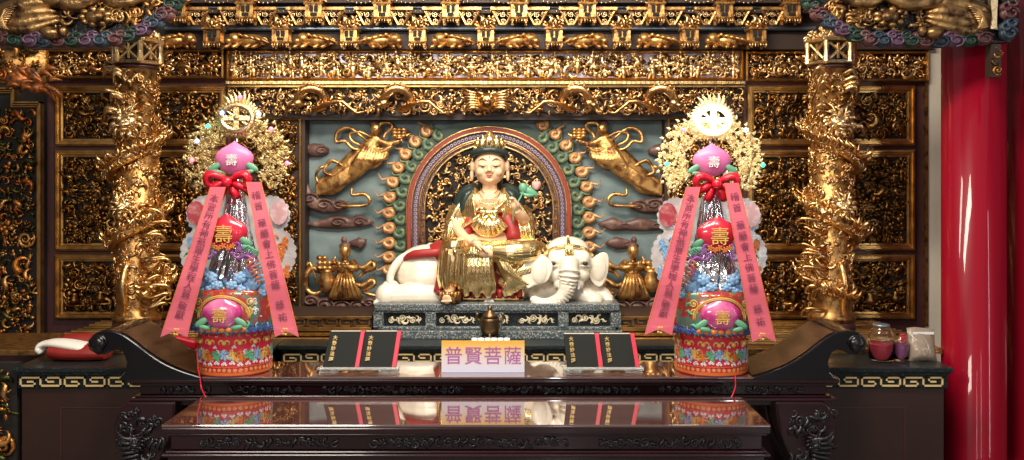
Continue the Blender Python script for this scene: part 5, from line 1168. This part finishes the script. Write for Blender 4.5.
# left counter: red cushion with white top
Y = 5.2; r = root('ritual_cushion', (X(76, Y), Y, ZT), 'red cushion with white curled upper pad on the left counter', 'cushion')
b = MB(); b.tube([P(52, 350, Y), P(66, 351.5, Y), P(90, 352, Y), P(108, 352, Y)], [.045, .052, .052, .045], n=14, flat=1.7); b.v[-1][:, 2] = np.maximum(b.v[-1][:, 2], ZT+.001); b.build('red_base', M['redcl'], r, smooth=True, vox=.007)
b = MB(); b.tube([P(44, 352, Y), P(41.5, 349, Y), P(42, 345.5, Y), P(47, 343.5, Y), P(57, 343, Y), P(70, 344.5, Y), P(84, 347, Y), P(95, 349.5, Y)], [.02, .024, .022, .02, .026, .03, .03, .018], n=12, flat=2.6); b.build('white_pad', M['whcl'], r, smooth=True)
b = MB(); b.tube([P(63, 339.5, 5.28), P(80, 338.5, 5.28), P(100, 339.5, 5.28)], [.03, .035, .03], n=12, flat=1.5)
tag(b.build('folded_cloth', M['redcl'], smooth=True), 'rolled red cloth behind the white padded cushion on the left counter', 'cloth')
c_ = (X(76, 5.28), 5.28, ZT); tag(MB().box((c_[0], 5.29, ZT+.035), (.2, .09, .07)).build('wooden_box', M['maroon'], bevel=.004), 'small dark box propping up the rolled red cloth', 'box')
# ================================================================== offering towers
TY = 4.76
def tower(cx, k_, lb, lit):
    """k_ mirrors nothing; both towers share one build, shifted to their own axis"""
    x0 = X(cx, TY); r = root('offering_tower', (x0, TY, zu), lb, 'offering tower'); s = TY/F
    Z_ = lambda py: Z(py+(0 if cx < 500 else 2), TY) if py < 330 else max(Z(py, TY), zu+.001)
    def onr(rad, a, z): return V(x0+rad*sin(a), TY-rad*cos(a), z)      # a = 0 faces the viewer
    R1, R2 = .188, .230; zA, zB, zC = zu+.001, Z_(327), Z_(289)
    MB().lathe([(R1*.99, 0), (R1, .003), (R1, zB-zA), (R1*.9, zB-zA)], (x0, TY, zA), n=48).build('red_base_drum', M['tred'], r, smooth=False)
    def ring(rad, zz, n, fn, nm, mt, a_off=0, **kw):
        b = MB()
        for i in range(n):
            a = (i+a_off)*2*pi/n; c = onr(rad, a, zz); e = V(cos(a), sin(a), 0); up = V(0, 0, 1); o = V(sin(a), -cos(a), 0); fn(b, c, e, up, o, i)
        return b.build(nm, M[mt], r, smooth=True)
    def emb(b, t, c, e, up, o, size, ang=0, dd=.25):
        v, f = TP[t]; ca, sa = cos(ang), sin(ang); w = v.copy(); xx = (w[:, 0]*ca-w[:, 2]*sa)*size; zz = (w[:, 0]*sa+w[:, 2]*ca)*size
        b.add(c+np.outer(xx, e)+np.outer(zz, up)+np.outer(-w[:, 1]*size*dd*.45, o), f)
    # base drum print
    b = MB()
    for z_, t_ in ((.006, .010), (.016, .004), (.046, .004)): b.lathe([(R1+.002, z_), (R1+.003, z_+t_)], (x0, TY, zA), n=48)
    b.build('gold_foot_bands', M['tor'], r)
    ring(R1+.001, zA+.032, 44, lambda b, c, e, u, o, i: emb(b, 'scroll', c, e, u, o, .022, i, .2), 'scroll_border', 'tyel')
    ring(R1+.001, zB-.052, 15, lambda b, c, e, u, o, i: (emb(b, 'hook', c-e*.018, e, u, o, .034, 1), emb(b, 'hook', c+e*.018, -e, u, o, .034, 1), b.ell(c, .013, n=8, m=6)), 'medallion_scrolls', 'tyel')
    ring(R1+.001, zB-.052, 15, lambda b, c, e, u, o, i: emb(b, 'flower', c, e, u, o, .028, i, .5), 'medallion_flowers', 'tor')
    cols = ['tblue', 'tgrn', 'tor', 'tyel']
    for j in range(4): ring(R1+.001, zA+.105, 28, lambda b, c, e, u, o, i: (emb(b, 'figure' if i % 3 else 'flower', c+u*.006*sin(i*2.1), e, u, o, .062, .15*sin(i), .2), emb(b, 'cloud', c+u*.018*cos(i*5)+e*.01, e, u, o, .034, i, .15), emb(b, 'hook', c-u*.004-e*.016, e, u, o, .03, i*3, .15), emb(b, ('hook', 'flower', 'leaf')[i % 3], c-u*.016+e*.018, e, u, o, .036, i, .15), emb(b, 'leaf', c+u*.02-e*.012, e, u, o, .03, i*2, .15)) if (i*3) % 4 == j else None, ('blue_figures', 'green_figures', 'orange_figures', 'yellow_figures')[j], cols[j])
    ring(R1+.0005, zA+.105, 34, lambda b, c, e, u, o, i: (emb(b, 'cloud', c+u*.022*sin(i*2.7), e, u, o, .03, 0, .2), emb(b, 'scroll', c+u*.025*cos(i*1.7), e, u, o, .022, i, .2)), 'white_cloud_flecks', 'twhite')
    ring(R1+.001, zA+.064, 30, lambda b, c, e, u, o, i: emb(b, 'cloud', c+u*.005*sin(i*2), e, u, o, .036, 0, .2), 'white_cloud_line', 'twhite')
    ring(R1+.001, zA+.142, 24, lambda b, c, e, u, o, i: emb(b, 'cloud', c+u*.012*sin(i*2.3), e, u, o, .028, 0, .2) if i % 2 else None, 'upper_white_clouds', 'twhite')
    ring(R1+.001, zB-.012, 30, lambda b, c, e, u, o, i: emb(b, 'hook', c, e, u, o, .024, i, .2), 'top_scrolls', 'tyel')
    # upper drum flaring, wavy navy rim at its foot
    MB().lathe([(R2*.98, zB+.006), (R2+.003, zB+.02), (R2-.004, zC-.01), (R2-.02, zC+.012), (R2-.05, zC+.03), (R2-.1, zC+.035)], (x0, TY, 0), n=48).build('upper_drum', M['tred'] if False else mat('printed_drum_card', (.34, .035, .03), .22, noise=(13, (.06, .20, .16), .47, .56), set={'Coat Weight': .7}), r, smooth=True)
    ring(R2+.002, zB+.022, 20, lambda b, c, e, u, o, i: (emb(b, 'cloud', c-u*.004, e, u, o, .075, 0, .5), emb(b, 'scroll', c+u*.006, e, u, o, .044, i, .5), emb(b, 'rock', c-u*.002+e*.03, e, u, o, .07, 0, .4)), 'navy_wave_rim', 'tnavy')
    ring(R2+.004, zB+.034, 20, lambda b, c, e, u, o, i: emb(b, 'hook', c, e, u, o, .036, i, .4), 'pale_wave_crests', 'tblue', .5)
    for j, (mt, nm) in enumerate((('tor', 'orange_flames'), ('tgrn', 'green_leaves'), ('tyel', 'yellow_dragons'), ('twhite', 'white_puffs'))):
        def fn(b, c, e, u, o, i):
            a = (i*2*pi/24+pi) % (2*pi)-pi
            if abs(a) < .42 and j != 0: return
            if i % 4 == j: 
                for q_ in range(3): emb(b, ('hook', 'leaf', 'scroll', 'cloud')[j], c+u*(.045*(q_-1))+e*.02*sin(i*3+q_), e, u, o, .052, i*1.3+q_, .3)
        ring(R2-.002, (zB+zC)/2+.012, 24, fn, nm, mt)
    ring(R2-.006, zC+.002, 26, lambda b, c, e, u, o, i: emb(b, 'flower', c, e, u, o, .034, i, .4), 'orange_blossom_edge', 'tor'); 
    def peach(py, w, h, mt, nm, d, txt, tm, lt, leaves=True, c_x=0):
        c = V(x0+c_x, TY-d, Z_(py)); b = MB()
        pr = [(0, -.5), (.35, -.46), (.68, -.3), (.9, -.05), (.95, .12), (.85, .3), (.6, .46), (.3, .58), (.08, .68), (0, .74)]
        b.lathe([(a*w, z_*h) for a, z_ in pr], c, n=32, sy=.42); g = b.build(nm, M[mt], r, smooth=True)
        if txt: text(txt, c+V(0, -.42*w-.004, -.0), lt, M[tm], g, off=.0, ext=.002, name='longevity_character')
        if leaves:
            l = MB()
            for q_ in (-1, 1): l.ell(c+V(q_*w*.9, -.02, -h*.22), (w*.38, .008, h*.12), ry=q_*.55, n=12, m=6); l.ell(c+V(q_*w*.75, -.025, -h*.4), (w*.28, .008, h*.085), ry=-q_*.2, n=12, m=6)
            l.build('peach_leaves', M['leaf'], r, smooth=True)
        return c
    peach(309, .108, .145, 'tmag', 'magenta_peach', R2-.012, '壽', 'tyel', .078)
    b = MB(); c = V(x0, TY-R2+.0, Z_(309))
    for rr, m_ in ((.118, 0), (.126, 0)):
        t = np.linspace(-.1, pi+.1, 24); b.tube(np.c_[c[0]+rr*1.05*np.cos(t), c[1]+.035*(np.cos(t)**2)*1.1-.0, c[2]+rr*.86*np.sin(t)-.01], .004, n=5, k=1)
    b.build('peach_arch', M['tyel'], r, smooth=True)
    b = MB()
    for i in range(9): a = -1.0+.25*i; emb(b, 'leaf', onr(R2+.004, a*.55, Z_(321)+.012*cos(i*3)), V(cos(a*.55), sin(a*.55), 0), V(0, 0, 1), V(sin(a*.55), -cos(a*.55), 0), .06, i, .4)
    b.build('leaf_garland', M['tgrn'], r, smooth=True)
    b = MB()
    for i in range(7): a = -.45+.15*i; b.ell(onr(R2+.004, a, Z_(323)), (.018, .01, .014), n=8, m=6)
    b.build('blossom_garland', M['tor'], r, smooth=True)
    # foil-wrapped core
    b = MB(); rip = lambda a, z: 1+.06*sin(9*a+z*40)+.05*sin(17*a-z*25)
    b.lathe([(.15, Z_(290)), (.145, Z_(275)), (.11, Z_(258)), (.085, Z_(240)), (.07, Z_(222)), (.055, Z_(205)), (.04, Z_(190)), (.035, Z_(178))], (x0, TY, 0), n=48, rip=rip); b.build('foil_core', M['foil'], r, smooth=False)
    # blue cloud tiers and little dragons
    spots = [(7, 281, .05), (14, 274, .06), (22, 270, .06), (30, 276, .06), (35, 284, .055), (24, 281, .07), (14, 286, .055), (28, 264, .045), (32, 290, .05), (20, 289, .05)]
    b = MB(); wl = MB(); cr = MB()
    for q_ in (-1, 1):
        for (dx, py, sz) in spots:
            c = V(x0+q_*dx*s, TY-.20+abs(dx)*.0022, Z_(py))
            for j in range(6): w_ = j*pi/3+dx; b.ell(c+V(sz*.36*cos(w_), 0, sz*.28*sin(w_)), (sz*.28, .013, sz*.24), n=9, m=6)
            b.ell(c, (sz*.4, .016, sz*.32), n=9, m=6); emb(wl, 'scroll', c+V(0, -.012, 0), V(q_, 0, 0), V(0, 0, 1), V(0, -1, 0), sz*.62, dx, .12)
            emb(cr, 'hook', c+V(0, -.008, sz*.3), V(q_, 0, 0), V(0, 0, 1), V(0, -1, 0), sz*.5, dx*2, .12)
    b.build('blue_cloud_tier', M['tblue'], r, smooth=True); wl.build('white_cloud_curls', M['tpale'], r, smooth=True); cr.build('orange_cloud_sparks', M['tor'], r, smooth=True)
    for q_ in (-1, 1):
        b = MB(); c = lambda dx, py, d=0: V(x0+q_*dx*s, TY-.20+d, Z_(py))
        [emb(b, 'hook', c(12+k*3.2, 243+k*3+4*sin(k*2)), V(q_, 0, 0), V(0, 0, 1), V(0, -1, 0), .05, k*1.4, .2) for k in range(6)]; b.tube([c(8, 250), c(14, 255), c(22, 252), c(28, 258), c(24, 266), c(30, 270)], [.004, .007, .008, .008, .006, .003], n=7); b.ell(c(8, 250), (.012, .008, .009)); b.build('paper_dragon', M['purple'] if False else mat('violet_print', (.24, .06, .28), .3), r, smooth=True)
        b = MB()
        for i in range(7): b.tube([c(20+i*2, 262+i*3, .01), c(25+i*1.6, 256+i*3.4, -.005), c(33+i*.6, 252+i*4.4, .01)], [.005, .006, .002], n=5)
        b.build('flame_feathers', M['tor'], r, smooth=True)
        b = MB()
        for i in range(6): b.tube([c(18+i*2.4, 247+i*1.5, .005), c(24+i*2, 243+i*1.2, -.004), c(28+i*2, 246+i*1.5, .005)], [.004, .005, .002], n=5)
        b.build('green_feathers', M['tgrn'], r, smooth=True)
    peach(233, .116, .155, 'tred', 'red_peach', .15, '壽', 'tyel', .098)
    b = MB(); 
    for i in range(5): emb(b, 'flower', V(x0+(i-2)*.024, TY-.205, Z_(243)-.01*(i % 2)), V(1, 0, 0), V(0, 0, 1), V(0, -1, 0), .04, i, .4)
    b.build('peach_blossoms', M['tor'], r, smooth=True)
    # scalloped backing board with its pink lobes
    o = []; half = [(14, 196), (24, 197), (34, 196), (43, 199), (50, 207), (52, 217), (49, 226), (46, 230), (52, 236), (57, 246), (58, 257), (55, 268), (49, 276), (44, 284), (46, 292)]
    hp = smooth_path(np.array(half, float), 5); dd = [(a+1.0*cos(i*1.9), b_+1.0*sin(i*1.9)) for i, (a, b_) in enumerate(hp)]
    for side in (1, -1):
        seq = dd if side > 0 else dd[::-1]; o += [(x0+side*a*s, Z_(b_)) for a, b_ in seq]
    MB().prism(o, TY+.045, TY+.055).build('clear_scalloped_board', M['acry'] if False else mat('pale_film_board', (.62, .60, .60), .22, .25, noise=(7, (.38, .40, .42), .45, .62), bump=(18, .6)), r)
    for q_ in (-1, 1):
        b = MB(); c = V(x0+q_*42*s, TY+.035, Z_(213)); t = np.arange(28)*2*pi/28; oo = [(c[0]+.045*cos(a)*(1+.05*(i % 2)), c[2]+.062*sin(a)*(1+.05*(i % 2))) for i, a in enumerate(t)]; b.prism(oo[::-1], TY+.03, TY+.04); b.build('pink_side_lobe', M['lobep'] if q_ > 0 else M['lober'], r)
        b = MB()
        for i in range(34): emb(b, ('hook', 'cloud', 'scroll')[i % 3], V(x0+q_*(38+13*((i*.618) % 1))*s, TY+.04, Z_(238+40*((i*.37) % 1))), V(q_, 0, 0), V(0, 0, 1), V(0, -1, 0), .034, i, .2)
        b.build('board_print', (M['tblue'], M['tor'])[q_ > 0], r, smooth=True)
    # top peach and bow
    tp = peach(161, .108, .145, 'tpink', 'pink_top_peach', .02, '壽', 'china', .065)
    b = MB(); c = V(x0, TY-.11, Z_(182))
    for q_ in (-1, 1):
        b.tube([c, c+V(q_*.04, -.02, .028), c+V(q_*.095, -.03, .040), c+V(q_*.105, -.02, -.005), c+V(q_*.06, -.01, -.022), c], [.010, .018, .024, .020, .018, .010], n=4, k=2, flat=1.2)
        b.tube([c, c+V(q_*.03, -.02, -.045), c+V(q_*.045, -.01, -.085)], [.010, .026, .020], n=4, k=2, flat=.4); b.tube([c, c+V(q_*.05, -.03, -.012), c+V(q_*.105, -.015, -.045)], [.010, .022, .016], n=4, k=2, flat=.4)
    b.ell(c+V(0, -.035, 0), (.028, .025, .028)); b.build('red_bow', M['bow'], r, smooth=True)
    # two long ribbons with writing
    dx = cx-235.5
    ends = [((210, 226), (160.5, 187.5), 187, 336), ((246, 261.5), (275, 299), 182, 336)] if cx < 500 else [((686-dx, 700.5-dx), (644.5-dx, 672-dx), 187, 334), ((724-dx, 739-dx), (752-dx, 776-dx), 183, 341)]
    for i, ((ta, tb), (ba, bb), ty_, by_) in enumerate(ends):
        n = 18; v = []; f = []
        for k in range(n+1):
            u = k/n; y = TY-.17-.10*u-.02*sin(pi*u)+.004*sin(u*17); zz = Z(ty_+(by_-ty_)*u, y)
            v += [[X(dx+ta+(ba-ta)*u, y), y, zz], [X(dx+tb+(bb-tb)*u, y), y, zz+(.0 if k < n else 0)]]
            if k: f.append((2*k-2, 2*k-1, 2*k+1, 2*k))
        # swallow notch at the lower end
        A, B = np.array(v[-2]), np.array(v[-1]); mid = (A+B)/2+V(0, 0, .024); v += [list(mid)]; v[-3] = list(A+V(0, 0, -.006)); v[-2] = list(B+V(0, 0, -.006)); L0 = f.pop(); f += [(2*n-2, 2*n-1, 2*n+2), (2*n-2, 2*n+2, 2*n), (2*n-1, 2*n+1, 2*n+2)]
        rb = MB().add(v, f).build('pink_ribbon', M['trib'], r); sm_ = rb.modifiers.new('s', 'SOLIDIFY'); sm_.thickness = .002
        e = MB()
        for w in (0, 1): e.tube([np.array(v[2*k+w])*.97+np.array(v[2*k+1-w])*.03+V(0, -.003, 0) for k in range(n)], .0018, n=4, k=1)
        e.build('ribbon_edging', M['tor'], r)
        chars = ('本宮所有神祇眾生學程人員敬獻' if i == 0 else '稽首華嚴會上佛菩薩慈祐'); us = np.linspace(.07, .86, len(chars))
        if i == 1: us = np.r_[.08, .15, np.linspace(.25, .70, 7), .72, .85][:0] if False else np.r_[np.array([.09, .16]), np.linspace(.27, .67, 7), np.array([.80, .88])]
        else: us = np.r_[np.linspace(.08, .72, 12), np.array([.80, .86])]
        tilt = -math.atan2((ba+bb-ta-tb)/2, by_-ty_)
        for ch, u in zip(chars, us):
            k = int(u*n); w = u*n-k; a = np.array(v[2*k])*(1-w)+np.array(v[2*k+2])*w; b2 = np.array(v[2*k+1])*(1-w)+np.array(v[2*k+3])*w
            text(ch, (a+b2)/2+V(0, -.008, 0), .047, M['ribtxt'], rb, ry=tilt, ext=.0005, name='ribbon_lettering')
        u = .945; k = int(u*n); c = (np.array(v[2*k])+np.array(v[2*k+1]))/2+V(0, -.004, -.02); b = MB()
        for q_ in range(6): b.ell(c+V(.014*cos(q_), 0, .014*sin(q_)), (.008, .002, .006), n=6, m=4)
        b.build('ribbon_emblem', M['tyel'], r, smooth=True)
    # gold tinsel arch with medallion
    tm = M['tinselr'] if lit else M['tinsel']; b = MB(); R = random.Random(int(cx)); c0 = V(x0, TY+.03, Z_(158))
    for k in range(900):
        a = R.uniform(-.75, pi+.75); u = R.random(); rr = (.135+.125*u*(.8+.3*abs(cos(a))))
        p = c0+V(rr*cos(a)*1.0, R.uniform(-.04, .03), rr*sin(a)*.92); sz = R.uniform(.015, .034)
        b.stamp(TP[R.choice(['leaf', 'flower', 'hook', 'flower'])], mxz(R.uniform(0, 6.3), sz), p)
    for k in range(40):
        a = -.7+(pi+1.4)*k/39; rr = .255+.02*(k % 2); p = c0+V(rr*cos(a), 0, rr*sin(a)*.92); b.tube([p, p+V(.012*cos(a), 0, .012*sin(a)), p+V(.022*cos(a+.3), 0, .022*sin(a+.3))], [.010, .007, .001], n=5)
    b.build('tinsel_arch', tm, r, smooth=True)
    b = MB(); c1 = V(x0+.01, TY, Z_(118)); 
    for k in range(34):
        a = 2*pi*k/34; p = c1+V(.10*cos(a), .01, .083*sin(a)); h = .026 if abs(a-pi/2) > .5 else .062
        b.tube([p, p+V(h*.5*cos(a), 0, h*.5*sin(a)), p+V(h*cos(a+.2), 0, h*sin(a+.2))], [.014, .010, .001], n=5); b.stamp(TP['leaf'], mxz(a*3, .035), p)
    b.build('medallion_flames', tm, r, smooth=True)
    b = MB(); t = np.linspace(0, 2*pi, 33); b.tube(np.c_[c1[0]+.084*np.cos(t), c1[1]-.01+0*t, c1[2]+.068*np.sin(t)], .016, n=8, k=1, caps=False); b.tube([(c1[0]-.06, c1[1]-.01, c1[2]+.04), (c1[0]+.06, c1[1]-.01, c1[2]-.04)], .005, n=4, k=1)
    for q_ in (-1, 1):                       # the turning cross inside the ring
        b.span(c1[0]-.014, c1[0]+.014, c1[1]-.02, c1[1], c1[2]-.055, c1[2]+.055) if q_ > 0 else b.span(c1[0]-.07, c1[0]+.07, c1[1]-.02, c1[1], c1[2]-.012, c1[2]+.012)
    b.ell((c1[0], c1[1]-.012, c1[2]), (.026, .012, .022), n=12, m=6)
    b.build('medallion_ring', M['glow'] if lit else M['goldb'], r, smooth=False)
    MB().tube([(x0, TY+.02, Z_(178)), (x0, TY+.03, Z_(128))], .006, n=6).build('arch_stem', M['foil'], r)
    leds = [((222, 113), 'ledb'), ((259, 114), 'ledb'), ((208, 126), 'ledg'), ((197, 141), 'ledb'), ((240, 97), 'ledr'), ((271, 129), 'ledr'), ((287, 163), 'ledr'), ((192, 160), 'ledr')] if not lit else [((695-dx, 118), 'ledb'), ((667-dx, 164), 'ledg'), ((763-dx, 165), 'ledg'), ((684-dx, 130), 'ledr'), ((746-dx, 130), 'ledw')]
    for (a, b_), mt in leds: MB().ell(P(dx+a, b_, TY-.03), .012, n=10, m=8).build('fairy_light', M[mt], r, smooth=True)
M['lobep'] = mat('pale_pink_print', (.62, .36, .38), .4, noise=(24, (.70, .62, .62), .45, .6)); M['lober'] = mat('dull_red_print', (.36, .04, .06), .4, noise=(24, (.5, .2, .2), .5, .68))
M['tpale'] = mat('pale_blue_print', (.45, .62, .80), .4)
M['ribtxt'] = mat('plum_ink', (.22, .04, .085), .6)
tower(235.5, 1, 'tall red drum offering tower with peaches, ribbons and dim tinsel arch, before the left jamb', False)
tower(711, 1, 'tall red drum offering tower with peaches, ribbons and glowing tinsel medallion, nearer the red columns', True)
# red cord ends hanging over the table edge and packets behind the left tower
for (pts, lb) in (([(197, 352, 4.58), (198, 368, 4.575), (200, 378, 4.565), (201, 386, 4.56), (203, 392, 4.53), (206, 398, 4.50)], 'thin red string hanging over the table edge by the left tower'), ([(736, 374, 4.60), (735, 378, 4.572), (735.5, 386, 4.565), (733, 394, 4.55), (731, 398, 4.54)], 'thin red string hanging over the table edge by the right tower')):
    tag(MB().tube([P(a, b_, y) for a, b_, y in pts], .0035, n=6).build('hanging_string', M['bow'], smooth=True), lb, 'string')
for i, (px, py, lb) in enumerate(((186, 341, 'upper red wrapped packet leaning behind the left tower drum'), (188, 350, 'lower red wrapped packet behind the left tower drum'))):
    b = MB(); b.box(P(px, py+1, 5.05+.02*i), (.13, .05, .05), ry=.25); tag(b.build('red_packet', M['bow'], bevel=.012), lb, 'packet')

# ================================================================== light and camera
def area(name, loc, rot_, sx, sy, e, col):
    l = bpy.data.lights.new(name, 'AREA'); l.shape = 'RECTANGLE'; l.size = sx; l.size_y = sy; l.energy = e; l.color = col
    o = bpy.data.objects.new(name, l); C.objects.link(o); o.location = loc; o.rotation_euler = rot_; return o
W = bpy.data.worlds.new('world'); bpy.context.scene.world = W; W.use_nodes = True
W.node_tree.nodes['Background'].inputs[0].default_value = (.55, .52, .50, 1); W.node_tree.nodes['Background'].inputs[1].default_value = .58
area('ceiling_lamp', (-.2, 3.2, 4.3), (math.radians(22), 0, 0), 2.6, .5, 190, (1, .90, .76))
area('altar_lamp', (-.2, 4.7, 3.75), (math.radians(25), 0, 0), 1.8, .25, 50, (1, .9, .75))
area('entrance_daylight', (.55, -2.2, 2.1), (pi/2, 0, 0), .12, 3.0, 18, (.95, .97, 1))
area('entrance_daylight_far', (2.6, -1.5, 2.1), (pi/2, 0, math.radians(25)), .14, 3.0, 18, (.95, .97, 1))
area('side_window_daylight', (4.15, 2.75, 2.2), (pi/2, 0, math.radians(29)), .10, 3.2, 16, (.92, .96, 1))
area('lobby_lamp', (-2.2, -.5, 3.4), (math.radians(62), 0, math.radians(-20)), 1.6, .8, 120, (1, .92, .8))
def spot(name, loc, at, e, ang, col=(1, .93, .82), rad=.06):
    from mathutils import Vector
    l = bpy.data.lights.new(name, 'SPOT'); l.energy = e; l.spot_size = math.radians(ang); l.spot_blend = .7; l.color = col; l.shadow_soft_size = rad
    o = bpy.data.objects.new(name, l); C.objects.link(o); o.location = loc; o.rotation_euler = (Vector(at)-Vector(loc)).to_track_quat('-Z', 'Y').to_euler()
spot('added_statue_spot', (-.35, 3.0, 3.2), tuple(q(492, 235)), 95, 24)  # added spot without a fixture, there to brighten the statue
spot('tower_spot_right', (1.4, 3.4, 3.6), (1.0, 4.76, 1.5), 35, 32)
cam = bpy.data.cameras.new('camera'); co = bpy.data.objects.new('camera', cam); C.objects.link(co)
co.location = (0, 0, CZ); co.rotation_euler = (pi/2, 0, 0); cam.sensor_width = 36; cam.lens = F/1024*36; cam.shift_y = -(230-HZ)/1024; cam.clip_start = .05
bpy.context.scene.camera = co
bpy.context.scene.view_settings.view_transform = 'Standard'

def texts_to_meshes():
    dg = bpy.context.evaluated_depsgraph_get()
    for o in [o for o in C.objects if o.type == 'FONT']:
        me = bpy.data.meshes.new_from_object(o.evaluated_get(dg)); n = o.name; o.name = 'old'
        c = bpy.data.objects.new(n, me); C.objects.link(c); c.location = o.location; c.rotation_euler = o.rotation_euler; c.parent = o.parent
        if not me.materials: me.materials.append(o.data.materials[0])
        bpy.data.objects.remove(o)
texts_to_meshes()
